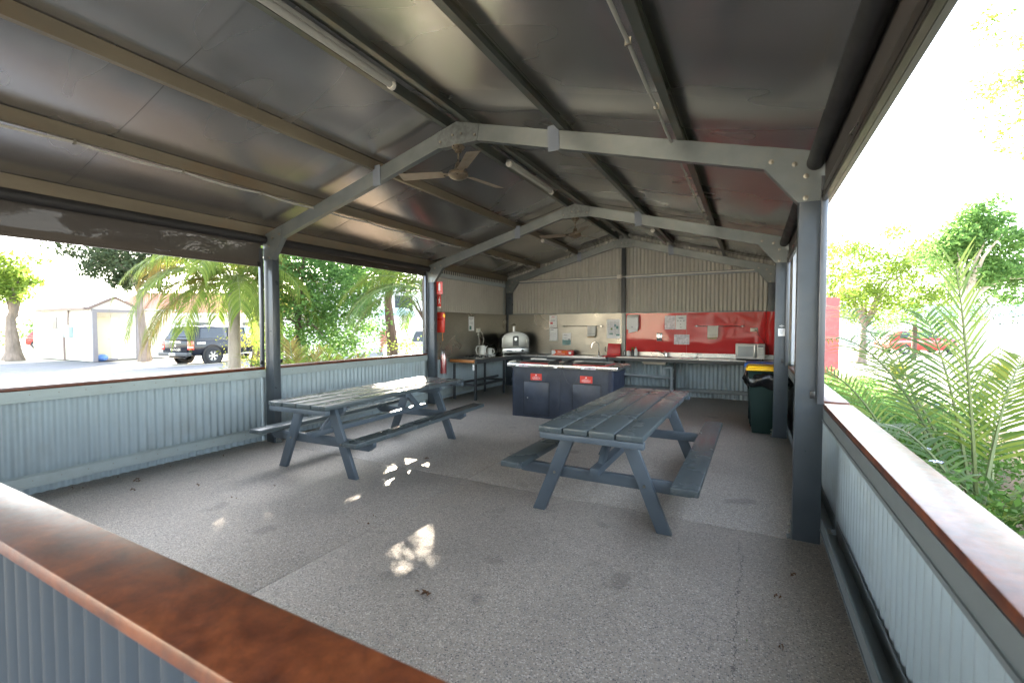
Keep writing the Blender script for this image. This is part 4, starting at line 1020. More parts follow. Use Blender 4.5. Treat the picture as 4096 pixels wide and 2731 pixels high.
build('cylinder', MB().lathe([(.001,.58),(.05,.58),(.055,.60),(.055,.90),(.04,.94),(.015,.96),(.001,.97)], (.21,3.56,0)), 'redplastic', t)
build('handle', MB().beam((.20,3.54,.985), (.27,3.50,1.01), .018, .014).beam((.20,3.54,.965),(.26,3.51,.965),.016,.008), 'black', t)
mb = MB().lathe([(.062,.55),(.075,.60),(.068,.75),(.076,.88),(.06,.97),(.05,1.02),(.07,1.04)], (.215,3.56,0), n=16)
bagm = build('plastic_bag', mb, 'plastic_clear', t)
# bag is translucent
_m, _t, _b = _new('clear_film'); _tr = N(_t, 'ShaderNodeBsdfTransparent'); _g = N(_t, 'ShaderNodeBsdfGlossy', Roughness=.25); _x = N(_t, 'ShaderNodeMixShader'); _x.inputs[0].default_value = .3
_t.links.new(_tr.outputs[0], _x.inputs[1]); _t.links.new(_g.outputs[0], _x.inputs[2]); _t.links.new(_x.outputs[0], _t.nodes['Material Output'].inputs[0])
bagm.data.materials[0] = _m
# stickers on the second right column
t = thing('column_notice', 'small white notice stuck on the second right column', 'notice', (5.93, 3.32, 1.4))
build('sheet', MB().box(5.885, 5.965, 3.326, 3.3285, 1.372, 1.472), 'paper', t)
mb = MB()
for k in range(5): mb.box(5.895+.003*k, 5.955-.004*k, 3.3245, 3.3258, 1.455-.013*k, 1.459-.013*k)
build('print', mb, 'ink', t)
t = thing('column_badge', 'white lozenge badge above the small notice on the second right column', 'badge', (5.925, 3.32, 1.5))
build('plate', MB().prism([(-.035,0),(-.012,-.006),(0,-.015),(.012,-.006),(.035,0),(.012,.006),(0,.015),(-.012,.006)], (5.925, 3.3285, 1.507), (1,0,0), (0,0,1), (0,-1,0), .003), 'white', t)
build('centre_ring', MB().lathe([(.004,0),(.009,0)], (5.925,3.3245,1.507), 'y', 12), 'ink', t)
# ------------------------------------------------------------------ bins
def wbin(x, y, lid, label, bag=True, z=0):
    t = thing('wheelie_bin', label, 'bin', (x, y, z), 'wheelie bins in the right kitchen corner')
    mb = MB(); pr = [(.20,.0),(.225,.45),(.25,.86),(.265,.88)]
    for w, h in pr: mb.v += [(x-w, y-w*1.05, z+h), (x+w, y-w*1.05, z+h), (x+w, y+w*1.05, z+h), (x-w, y+w*1.05, z+h)]
    for i in range(3):
        for j in range(4): a = i*4+j; b_ = i*4+(j+1) % 4; mb.f.append((a, b_, b_+4, a+4))
    mb.f.append((3,2,1,0)); mb.f.append((12,13,14,15))
    build('body', mb, 'bin', t, bevel=.02)
    mb = MB(); mb.box(x-.28, x+.28, y-.30, y+.29, z+.885, z+.925); mb.box(x-.26, x+.26, y-.27, y+.26, z+.925, z+.945)
    l = build('lid', mb, lid, t, bevel=.012)
    build('lid_grip', MB().box(x-.20, x-.05, y-.33, y-.30, z+.89, z+.92), lid, l, bevel=.006)
    for sx in (-1, 1): build('wheel', MB().lathe([(.001,-.02),(.09,-.02),(.09,.02),(.001,.02)], (x+sx*.20, y+.25, z+.09), 'x', 16), 'tyre', t)
    if bag:
        mb = MB(); n = 36
        prof = [(.27,.875),(.30,.85),(.325,.80),(.335,.74),(.32,.68),(.285,.64),(.25,.655)]
        for i in range(n):
            a = 2*math.pi*i/n
            for j, (r, h) in enumerate(prof):
                k = 1/max(abs(math.cos(a)), abs(math.sin(a)))**.55; rr = r*k*(1+.05*math.sin(7*a+j)+.04*math.sin(13*a-j*2)+random.uniform(-.02,.02))*.93
                mb.v.append((x+rr*math.cos(a), y+rr*math.sin(a), z+h+.02*math.sin(5*a+j)))
        m = len(prof)
        for i in range(n):
            for j in range(m-1): a = i*m+j; b_ = ((i+1) % n)*m+j; mb.f.append((a, b_, b_+1, a+1))
        mb.smooth = True; build('bin_bag', mb, 'binbag', t, angle=80)
    return t
wbin(5.79, 3.72, 'yellow', 'dark green wheelie bin with yellow lid and black liner bag behind the second right column')
wbin(5.76, 4.36, 'blue', 'wheelie bin with a blue lid behind the yellow lidded one', bag=False)

# ------------------------------------------------------------------ small debris on the floor
def leaf_litter(x, y, s, label, n=5, m='kraft'):
    t = thing('dry_leaf', label, 'dry leaf', (x, y, 0))
    mb = MB()
    for i in range(n):
        a = random.uniform(0, 6.28); cx = x+random.uniform(-s, s)*.8; cy = y+random.uniform(-s, s)*.35; l = s*random.uniform(.25,.5); w = l*.45
        u = Vector((math.cos(a), math.sin(a), random.uniform(-.1,.3))); v = Vector((-math.sin(a), math.cos(a), random.uniform(-.3,.3)))
        o = Vector((cx, cy, .006+random.uniform(0,.012)))
        mb.add([o-u*l, o-v*w+Vector((0,0,.008)), o+u*l, o+v*w+Vector((0,0,.012))], [(0,1,2),(0,2,3)])
    build('leaf_blade', mb, m, t)
for a in ((3.97,-1.73,.06,'crumpled brown leaf cluster in the middle of the near floor'), (5.82,-.55,.03,'dry leaf nearest the right wall girt'), (5.72,-.85,.022,'small dry leaf just off the right wall'),
          (5.72,-1.3,.022,'brown leaf scrap near the right crack'), (.33,-1.55,.05,'dead leaves caught at the foot of the left half wall'), (.6,-1.7,.03,'brown leaf scrap near the left half wall'),
          (1.0,-1.35,.02,'brown fleck on the floor between left table and wall'), (2.35,.35,.04,'tiny leaves under the left table bench')):
    leaf_litter(*a)
_w = ['by the foot of the left half wall','under the left half wall girt','near the right wall girt','on the bare floor left of the middle','beside the slab joint','close to the front half wall']
for k in range(18):
    g_ = k % 6; px = [.05,.12,5.93,1.6,2.95,3.4][g_]+random.uniform(-.03,.12); py = [-1.9,-.9,-1.8,-1.2,-1.0,-2.4][g_]+random.uniform(-.35,.35)
    leaf_litter(px, py, random.uniform(.010,.02), ['nearest','middle','farthest'][k//6]+' tiny brown leaf crumb of three '+_w[g_], 2)
leaf_litter(5.58,-1.32,.018,'tiny green leaf beside the floor crack', 1, 'leaf')
# ================================================================== OUTSIDE
SUN = np.array([sdir.x, sdir.y, sdir.z])
# canopy gaps cut along sun rays to place light patches on floor and tables
GAPS = [((1.5,1.2,.745),.40),((1.7,1.3,.745),.22),((1.3,.7,.745),.16),((2.25,.15,.42),.13),((2.33,-.10,0),.10),((2.32,.08,0),.07),((2.72,-.03,0),.08),
        ((2.32,-.86,0),.08),((1.6,1.6,.42),.2),((1.2,1.45,.745),.2)]
def in_gap(P):
    m = np.zeros(len(P), bool)
    for c, r in GAPS:
        d = P-np.array(c); s = d@SUN; q = d-s[:, None]*SUN
        m |= (np.linalg.norm(q, axis=1) < r) & (s > 0)
    return m
def leaves(name, parent, clumps, per, size, m, aspect=.5, gaps=False, droop=.3, kind=None):
    """clumps: list of (x,y,z,r). Each leaf is a small folded rhombus."""
    P = []
    for (x, y, z, r) in clumps:
        n = max(6, int(per*(r/.5)**2)) if per > 0 else 6
        d = rng.normal(size=(n, 3)); d /= np.linalg.norm(d, axis=1)[:, None]; rad = r*rng.random((n, 1))**.45
        P.append(np.array([x, y, z])+d*rad*np.array([1, 1, .8]))
    P = np.concatenate(P)
    if gaps: P = P[~in_gap(P)]
    n = len(P)
    u = rng.normal(size=(n, 3)); u[:, 2] = u[:, 2]*.6-droop; u /= np.linalg.norm(u, axis=1)[:, None]
    w = rng.normal(size=(n, 3)); w -= (w*u).sum(1)[:, None]*u; w /= np.linalg.norm(w, axis=1)[:, None]
    k = np.cross(u, w)
    s = size*(.6+.8*rng.random((n, 1)))
    V = np.stack([P-u*s, P-w*s*aspect+k*s*.15, P+u*s, P+w*s*aspect+k*s*.15], 1).reshape(-1, 3)
    o0 = _origin(parent); V = V-np.array([o0.x, o0.y, o0.z])
    me = bpy.data.meshes.new(name); me.vertices.add(4*n); me.vertices.foreach_set('co', V.ravel())
    me.loops.add(4*n); me.loops.foreach_set('vertex_index', np.arange(4*n)); me.polygons.add(n)
    me.polygons.foreach_set('loop_start', np.arange(0, 4*n, 4)); me.polygons.foreach_set('loop_total', np.full(n, 4))
    me.update(calc_edges=True); me.materials.append(M[m])
    o = bpy.data.objects.new(name, me); COL.objects.link(o); o.parent = parent
    if kind: o['kind'] = kind
    return o
def blob(c, rad, n, r0, r1, hollow=.55, zcut=None):
    out = []
    while len(out) < n:
        d = rng.normal(size=3); d /= np.linalg.norm(d); q = hollow+(1-hollow)*rng.random()**.6
        p = np.array(c)+d*q*np.array(rad)
        if zcut is not None and p[2] < zcut: continue
        out.append((p[0], p[1], p[2], r0+(r1-r0)*rng.random()))
    return out
def tree(name, label, base, trunk_top, r, cl, per, size, m, bark='bark', group='trees around the shelter', gaps=False, limbs=5, cat='tree', aspect=.5):
    t = thing(name, label, cat, base, group)
    b = Vector(base); tt = Vector(trunk_top); pts = []
    for i in range(7):
        f = i/6; pts.append(b.lerp(tt, f)+Vector((math.sin(f*5)*.05*r*4, math.cos(f*4)*.05*r*3-.05*r*3, 0)))
    pts[-1] = tt
    build('trunk', MB().tube(pts, [r*(1.35-.75*(i/6)**.6) if i else r*1.6 for i in range(7)], 10), bark, t)
    idx = rng.choice(len(cl), size=min(limbs, len(cl)), replace=False)
    for i in idx:
        c = Vector(cl[i][:3]); mid = tt.lerp(c, .5)+Vector((0, 0, .15*(c-tt).length))
        build('limb', MB().tube([tt-Vector((0,0,r)), tt.lerp(mid, .5), mid, c], [r*.55, r*.4, r*.25, r*.08], 7), bark, t)
    leaves('crown', t, cl, per, size, m, gaps=gaps, aspect=aspect)
    return t

def frond(parent, base, az, el, L, bend, ll, n, m, name='frond', width=.022, hang=.6, vee=.25, bare=.12, taper=.5, up=0.):
    """feather leaf: curved stalk plus n leaflets each side, every leaflet a folded blade"""
    p = Vector(base); d = Vector((math.cos(az)*math.cos(el), math.sin(az)*math.cos(el), math.sin(el)))
    K = 26; st = L/K; pts = [p.copy()]; dirs = [d.copy()]
    for i in range(K):
        d = (d+Vector((0, 0, -bend*st*(.35+1.3*i/K)))).normalized(); p = p+d*st; pts.append(p.copy()); dirs.append(d.copy())
    f = build(name, MB().tube(pts, [.016*(1-.85*i/K)+.002 for i in range(K+1)], 5), 'stalk', parent)
    mb = MB()
    for j in range(n):
        s = bare+(1-bare)*(j+.5)/n; q = s*K; i = min(K-1, int(q)); fr = q-i
        o = pts[i].lerp(pts[i+1], fr); dd = dirs[i]
        sd = dd.cross(Vector((0,0,1)));
        if sd.length < .05: sd = Vector((math.sin(az), -math.cos(az), 0))
        sd.normalize(); nn = sd.cross(dd).normalized()
        le = ll*(1-taper*abs(s-.45)*1.6)*random.uniform(.85, 1.12)
        for sg in (-1, 1):
            v = (sd*sg*(1-.35*s)+dd*(.45+.5*s)+nn*(vee+random.uniform(-.15,.15))).normalized()
            a = o.copy(); w = width*random.uniform(.8,1.2); prev = None; segs = 4; ln = []
            for k in range(segs+1):
                ww = w*(1.0, 1.1, .85, .5, .02)[k] if k else w*.4
                side = v.cross(nn); side = side.normalized() if side.length > .01 else dd
                ln.append((a-side*ww, a+nn*.15*ww, a+side*ww))
                a = a+v*(le/segs); v = (v+Vector((0,0,-hang*(.25+k*.35)*.5))).normalized()
            kk = len(mb.v)
            for tri in ln: mb.v += [tuple(tri[0]), tuple(tri[2])]
            for k in range(segs): mb.f.append((kk+2*k, kk+2*k+1, kk+2*k+3, kk+2*k+2))
    o = build('leaflet_row', mb, m, f); o['kind'] = 'stuff'
    return f
def palm(label, base, top, r, specs, bark='palebark', m='palm'):
    t = thing('palm_tree', label, 'palm tree', base, 'palms beside the shelter')
    b = Vector(base); tt = Vector(top)
    build('trunk', MB().tube([b, b.lerp(tt,.05), b.lerp(tt,.3), b.lerp(tt,.7), tt], [r*1.5, r*1.2, r, r*.9, r*.85], 14), bark, t)
    for s in specs: frond(t, tt+Vector((0,0,-.05)), **s)
    return t

# palms on the left
sp1 = []
for i in range(30):
    az = i*2.4+.3; el = 1.05-.04*i
    sp1.append(dict(az=az, el=el, L=random.uniform(2.2,2.9), bend=random.uniform(.6,.9), ll=.8, n=96, m='palm' if i % 4 else 'palmdry', hang=2.6, vee=.0, width=.0085, taper=.3))
sp1.append(dict(az=R(-93), el=.55, L=3.4, bend=1.05, ll=.6, n=90, m='palm', hang=2.0, vee=.0, width=.012))
sp1.append(dict(az=R(-110), el=.75, L=3.3, bend=.95, ll=.6, n=90, m='palm', hang=2.0, vee=.0, width=.012))
sp1.append(dict(az=R(60), el=.6, L=2.8, bend=.7, ll=.75, n=80, m='palm', hang=2.2, vee=.0, width=.012))
palm('drooping palm with pale trunk just outside the left opening, in front of the dark utility', (-6.45,3.42,G), (-6.5,3.5,2.7), .15, sp1)
sp3 = []
for i, (az, el) in enumerate(((215,.62),(200,.25),(235,.9),(180,.7),(150,.3),(250,.35),(190,.8),(165,.9),(120,.9),(222,1.2),(205,.45),(228,.35))):
    sp3.append(dict(az=R(az), el=el, L=2.4, bend=.85, ll=.6, n=64, m='palmdark' if i % 3 else 'palm', hang=2.0, vee=.0, width=.010))
palm('palm with arching deep green fronds outside the second left opening by the kitchen wall', (-1.35,5.2,G), (-1.3,5.1,2.35), .12, sp3)
for (x, y, s, lb) in ((-1.75,1.75,1,'young palm with upright yellow green fronds just behind the left timber cap'), (-1.25,2.35,.9,'second young palm poking above the left timber cap, nearer the kitchen')):
    t = thing('young_palm', lb, 'palm', (x, y, G), 'palms beside the shelter')
    for i in range(11):
        frond(t, (x, y, G+.15), az=R(i*137), el=random.uniform(.75,1.35), L=random.uniform(1.15,1.5)*s, bend=.75, ll=.42, n=24, m='palm' if i % 3 else 'palmdry', hang=.25, vee=.2, width=.014)

# broadleaf trees and shrubs on the left
cl = blob((-5.1,5.3,2.4),(1.7,1.8,2.7),360,.22,.48,.15, zcut=.0)
tree('leafy_tree', 'dense fresh green small leaved tree filling the second left opening', (-5.3,4.5,G), (-5.3,4.5,1.5), .09, cl, 115, .05, 'leaf', 'darkbark', gaps=True, limbs=8)
cl = blob((-6.6,9.2,5.3),(3.3,3.3,2.4),190,.3,.75,.2, zcut=3.0)+blob((-4.2,7.4,4.2),(1.4,1.4,.9),40,.3,.6,.2,zcut=3.2)+[(3.45-.609*k, -1.25+.732*k, .309*k, .45) for k in (9.4, 10.2, 10.9, 11.7, 12.5, 13.2)]+[(2.4-.609*k+.1, -.3+.732*k, .309*k, .16) for k in (10.5,11.5)]  # mostly unseen crown shaped to dapple the floor; last clumps added on sun rays
tree('shade_tree', 'tall shade tree behind the left side of the kitchen', (-6.8,9.8,G), (-6.7,9.5,3.0), .22, cl, 170, .075, 'leaf', 'darkbark', gaps=True, limbs=9)
cl = blob((-6.9,5.6,5.4),(2.9,2.6,1.6),130,.3,.7,.2, zcut=3.9)
tree('shade_tree', 'tall shade tree above the drooping palm outside the left wall', (-8.2,5.8,G), (-7.6,5.7,3.7), .17, cl, 85, .07, 'leafdark', 'darkbark', gaps=True, limbs=8)
cl = blob((-2.9,6.9,3.1),(1.6,1.5,1.2),60,.15,.35,.2)
tree('leafy_tree', 'sparse branched tree with sky showing through beside the kitchen wall', (-3.0,7.0,G), (-3.0,7.0,1.7), .06, cl, 55, .04, 'leaf', 'darkbark', gaps=True, limbs=9)
t = thing('shrub', 'bright lime sunlit shrub under the sparse tree outside the second left opening', 'shrub', (-3.4,6.4,G), 'shrubs outside the left openings')
leaves('foliage', t, blob((-3.4,6.3,.55),(1.5,1.1,.65),55,.16,.32,.3,zcut=-.15), 80, .035, 'leafbright')
build('stem', MB().tube([(-3.4,6.4,G),(-3.3,6.3,.3),(-3.1,6.3,.8)], [.03,.025,.01], 6), 'darkbark', t)
t = thing('shrub', 'yellow flowering shrub between the dark utility and the first left column', 'shrub', (-9.3,5.7,G), 'shrubs outside the left openings')
leaves('foliage', t, blob((-9.3,5.8,.7),(1.1,.9,1.0),60,.16,.34,.3,zcut=-.15), 80, .04, 'leafyellow')
build('stem', MB().tube([(-9.3,5.7,G),(-9.3,5.7,.4),(-9.2,5.8,1.0)], [.04,.03,.01], 6), 'darkbark', t)
t = thing('shrub', 'green shrub below the leafy tree near the left timber cap', 'shrub', (-4.4,4.0,G), 'shrubs outside the left openings')
leaves('foliage', t, blob((-4.4,3.9,.35),(1.2,1.1,.5),45,.16,.34,.3,zcut=-.15), 80, .04, 'leaf')
build('stem', MB().tube([(-4.4,4.0,G),(-4.4,4.0,.3)], [.03,.01], 6), 'darkbark', t)
# far left trees
cl = blob((-28.4,4.5,4.3),(2.1,2.1,1.5),60,.35,.8,.2,zcut=2.5)
tree('plane_tree', 'lime leaved tree with thick grey trunk at the far left', (-28.6,5.1,G), (-28.7,5.2,2.3), .30, cl, 90, .10, 'leafbright', 'bark', limbs=6)
cl = blob((-21.8,7.3,5.4),(2.3,2.6,1.9),100,.35,.8,.3,zcut=3.2)+blob((-25.5,2.5,8.2),(4.5,3.5,1.6),60,.4,.9,.3)+blob((-21.6,8,4.8),(1.6,1.8,1.6),30,.3,.6,.3)
tree('dark_tree', 'dark leaved tree overhanging the cream cabin', (-21.5,7.9,G), (-21.5,7.8,3.2), .2, cl, 95, .085, 'leafdark', 'bark', limbs=4)
cl = blob((-12.5,7.9,3.8),(2.4,2.2,1.8),80,.3,.6,.3)
tree('leafy_tree', 'mid green tree behind the front of the dark utility', (-12.8,8.2,G), (-12.7,8.1,2.0), .22, cl, 60, .07, 'leaf', 'darkbark', limbs=7)
t = thing('hedge', 'green hedge behind the red car at the far left', 'hedge', (-48,13.8,G))
leaves('foliage', t, blob((-48,13.5,1.1),(2.5,4.5,1.5),70,.6,1.0,.3,zcut=-.1), 22, .14, 'leaf')
g = MB(); g.box(-47,-29.5,2.0,5.2,G-.03,G-.01)
tag(build('lawn', g, 'grass'), kind='structure')

# ------------------------------------------------------------------ cabin
def boards(parent, ax, fixed, a0, a1, z0, z1, m, sgn, h=.15):
    z = z0
    while z < z1-.01:
        zz = min(z+h, z1)
        mb = MB()
        p = [(0,z),(.022,z),(.006,zz),(0,zz)]
        if ax == 'x': mb.prism(p, (a0, fixed, 0), (0,sgn,0), (0,0,1), (1,0,0), a1-a0)
        else: mb.prism(p, (fixed, a0, 0), (sgn,0,0), (0,0,1), (0,1,0), a1-a0)
        build('weatherboard', mb, m, parent); z = zz
cb = thing('cabin', 'small cream weatherboard cabin with dark trimmed gable porch and door', 'cabin', (-26.5,8.3,G))
build('wall', MB().box(-30.3,-24.15,6.48,10.4,G,2.36), 'wallcream', cb)
boards(cb, 'x', 6.478, -30.28, -23.25, G+.05, 2.36, 'wallcream', -1)
boards(cb, 'y', -24.148, 7.55, 10.4, G+.05, 2.3, 'wallcream', 1)
build('wing_wall', MB().box(-24.15,-23.22,6.48,6.56,G,2.36), 'wallcream', cb)
build('corner_post', MB().box(-23.24,-23.10,6.44,6.62,G,2.36), 'walltrim', cb)
build('porch_beam', MB().box(-23.24,-23.10,6.62,8.35,2.2,2.36), 'walltrim', cb)
build('porch_post', MB().box(-23.24,-23.12,8.25,8.37,G,2.2), 'walltrim', cb)
build('gable', MB().prism([(6.44,2.36),(8.3,2.36),(7.36,2.86)], (-23.24,0,0), (0,1,0), (0,0,1), (1,0,0), .06), 'wallcream', cb)
for a, c in (((6.25,2.36),(7.36,2.98)), ((8.5,2.36),(7.36,2.98))):
    build('barge_board', MB().beam((-23.12,a[0],a[1]), (-23.12,c[0],c[1]), .05, .13), 'fascia_br', cb)
build('roof', MB().prism([(6.2,2.38),(7.36,3.0),(8.55,2.38)], (-30.5,0,0), (0,1,0), (0,0,1), (1,0,0), 7.3), 'fencewhite', cb)
build('roof', MB().box(-30.5,-23.9,8.4,10.6,2.38,2.46), 'fencewhite', cb)
build('gutter', MB().box(-30.5,-23.2,6.15,6.27,2.32,2.44), 'fascia_br', cb)
d = build('door', MB().box(-24.145,-24.09,6.8,7.5,G+.08,2.0), 'door', cb); build('handle', MB().ball((-24.06,7.43,.85),.035), 'chrome', d)
build('door_step', MB().box(-24.1,-23.6,6.7,7.6,G,G+.08), 'walltrim', cb)
w = build('window', MB().box(-27.9,-27.3,6.44,6.47,1.35,2.0), 'walltrim', cb); build('pane', MB().box(-27.86,-27.34,6.43,6.44,1.39,1.96), 'glass', w)
build('meter_box', MB().box(-26.1,-25.4,6.30,6.455,.95,1.5), 'rooftin', cb, bevel=.02)
build('downpipe', MB().rod(-26.3,6.38,G,1.2,.05).tube([(-25.7,6.4,2.32),(-25.75,6.38,1.9),(-25.75,6.38,1.55)], .04), 'fascia_br', cb)
lp = build('porch_lamp', MB().lathe([(.001,0),(.17,.01),(.15,.07),(.001,.1)], (-24.13,8.0,1.82), 'x', 18), 'white', cb)
t = thing('bag', 'blue bag lying on the ground by the cabin door', 'bag', (-23.6,6.95,G))
build('sack', MB().ball((-23.6,6.95,G+.16), .24, .75, 12), 'bluebag', t)
t = thing('pergola', 'thin timber posts and roof edge left of the cabin', 'pergola', (-32,7,G))
for y in (6.9,8.2): build('post', MB().box(-32.2,-32.05,y,y+.13,G,2.2), 'door', t)
build('beam', MB().box(-32.4,-30.6,6.8,8.5,2.2,2.32), 'fencewhite', t)
t = thing('bollard', 'short blue grey bollard by the far left tree', 'bollard', (-33.9,6.95,G))
build('post', MB().rod(-33.9,6.95,G,.75,.07), 'pipe', t); build('cap', MB().ball((-33.9,6.95,.76),.08,.6), 'pipe', t)
t = thing('round_sign', 'white round sign on a pole left of the dark utility', 'sign', (-24.3,9.9,G))
build('pole', MB().rod(-24.3,9.9,G,.85,.06), 'fencewhite', t); build('disc', MB().lathe([(.001,-.03),(.28,-.03),(.28,.03),(.001,.03)], (-24.25,9.88,.98), 'x', 20), 'white', t)
def house(name, label, o, ang, w, dpt, h, roofh, wallm, roofm, wins=(), over=.4, cat='house', skirt=False):
    t = thing(name, label, cat, (0,0,0))
    if skirt: build('base_skirting', MB().box(-.02,w+.02,-.05,-.0,0,.9), 'walltrim', t)
    build('wall', MB().box(0,w,0,dpt,0,h), wallm, t)
    build('roof', MB().prism([(-over,h),(dpt/2,h+roofh),(dpt+over,h),(dpt+over,h-.08),(-over,h-.08)], (-over,0,0), (0,1,0), (0,0,1), (1,0,0), w+2*over), roofm, t)
    build('fascia', MB().box(-over,w+over,-over-.03,-over,h-.16,h+.06), 'fencewhite', t)
    for (a, b_, z0, z1) in wins:
        q = build('window', MB().box(a,b_,-.04,-.002,z0,z1), 'walltrim', t); build('pane', MB().box(a+.06,b_-.06,-.06,-.04,z0+.06,z1-.06), 'glass', q)
    t.location = o; t.rotation_euler = (0,0,ang); return t
house('white_house', 'long white house with terracotta roof far behind the dark utility', (-39.5,13.6,G), R(30), 16, 6, 2.75, 1.9, 'whitewall', 'roofred', ((1.2,2.0,.9,2.1),(6,7.4,1.0,2.1),(10,11,1.0,2.1)))
house('white_house', 'white building with dark base at the far left edge', (-43.5,4.0,G), R(90), 4.3, 8, 2.5, .5, 'whitewall', 'fencewhite', ((1,2,1,1.9),), skirt=True)
house('white_house', 'two storey white building seen through the second left opening', (-24.5,19.6,G), R(36), 14, 6, 5.2, .8, 'whitewall', 'fencewhite', ((3.4,4.9,2.6,4.2),(6.6,8,2.6,4.2)))
t = thing('picnic_hut', 'small open shelter with pale blue roof beyond the second left opening', 'shelter', (-14.8,19.6,G))
build('roof', MB().prism([(-1.1,0),(1.1,0),(.6,.5),(-.6,.5)], (-14.8,18.6,2.2), (.885,.466,0), (0,0,1), (-.466,.885,0), 2.), 'rooftin', t)
build('post', MB().rod(-14.8,19.6,G,2.2,.16), 'offwhite', t)
t = thing('brick_wall', 'low red brick wall beyond the second left opening', 'wall', (-16.4,20.8,G))
mbk = []
u = Vector((.885,.466,0)); n_ = Vector((-.466,.885,0)); o = Vector((-17.4,20.0,G))
proto = None
for r_ in range(13):
    for c_ in range(9):
        mb = MB(); a = o+u*(c_*.25+(.125 if r_ % 2 else 0)); mb.prism([(0,0),(.238,0),(.238,.1),(0,.1)], (a.x,a.y,G+r_*.112), u, (0,0,1), n_, .11); build('brick', mb, 'brickred', t)
build('mortar', MB().prism([(0,0),(2.3,0),(2.3,1.44),(0,1.44)], (o.x+n_.x*.01,o.y+n_.y*.01,G), u, (0,0,1), n_, .09), 'offwhite', t)

# ------------------------------------------------------------------ vehicles
def wheel(parent, x, y, r=.39, w=.25, side=1, spokes=6):
    yo = y+side*w/2
    wh = build('wheel', MB().lathe([(r*.62,-w/2),(r*.9,-w/2),(r,-w*.36),(r,w*.36),(r*.9,w/2),(r*.62,w/2)], (x,y,r), 'y', 28), 'tyre', parent)
    mb = MB(); mb.lathe([(r*.62,-w*.45),(r*.64,side*w*.5),(r*.57,side*w*.47),(r*.55,side*w*.1),(.001,side*w*.1)] if side > 0 else [(r*.62,w*.45),(r*.64,-w*.5),(r*.57,-w*.47),(r*.55,-w*.1),(.001,-w*.1)], (x,y,r), 'y', 24)
    rim = build('rim', mb, 'track', wh)
    sp = MB()
    for i in range(spokes):
        a = 2*math.pi*i/spokes
        for da in (-.17,.17):
            sp.beam((x+math.cos(a)*.06, yo-side*.025, r+math.sin(a)*.06), (x+math.cos(a+da)*r*.6, yo-side*.02, r+math.sin(a+da)*r*.6), .04, .03, (0,1,0))
    sp.lathe([(.001,side*.0),(.075,side*.0)], (x,yo-side*.005,r), 'y', 14)
    s = build('spokes', sp, 'rim', wh); s['kind'] = 'stuff'
def shell(t, name, sec, m, bevel=.04, angle=40):
    """loft cross sections: list of (x, [(y,z)...]) with equal counts"""
    mb = MB(); k = len(sec[0][1])
    for x, pr in sec: mb.v += [(x, y, z) for y, z in pr]
    for i in range(len(sec)-1):
        for j in range(k):
            a = i*k+j; b_ = i*k+(j+1) % k; mb.f.append((a, a+k, b_+k, b_))
    mb.f.append(tuple(range(k))); mb.f.append(tuple(range((len(sec)-1)*k+k-1, (len(sec)-1)*k-1, -1)))
    mb.smooth = True
    return build(name, mb, m, t, bevel=bevel, angle=angle)
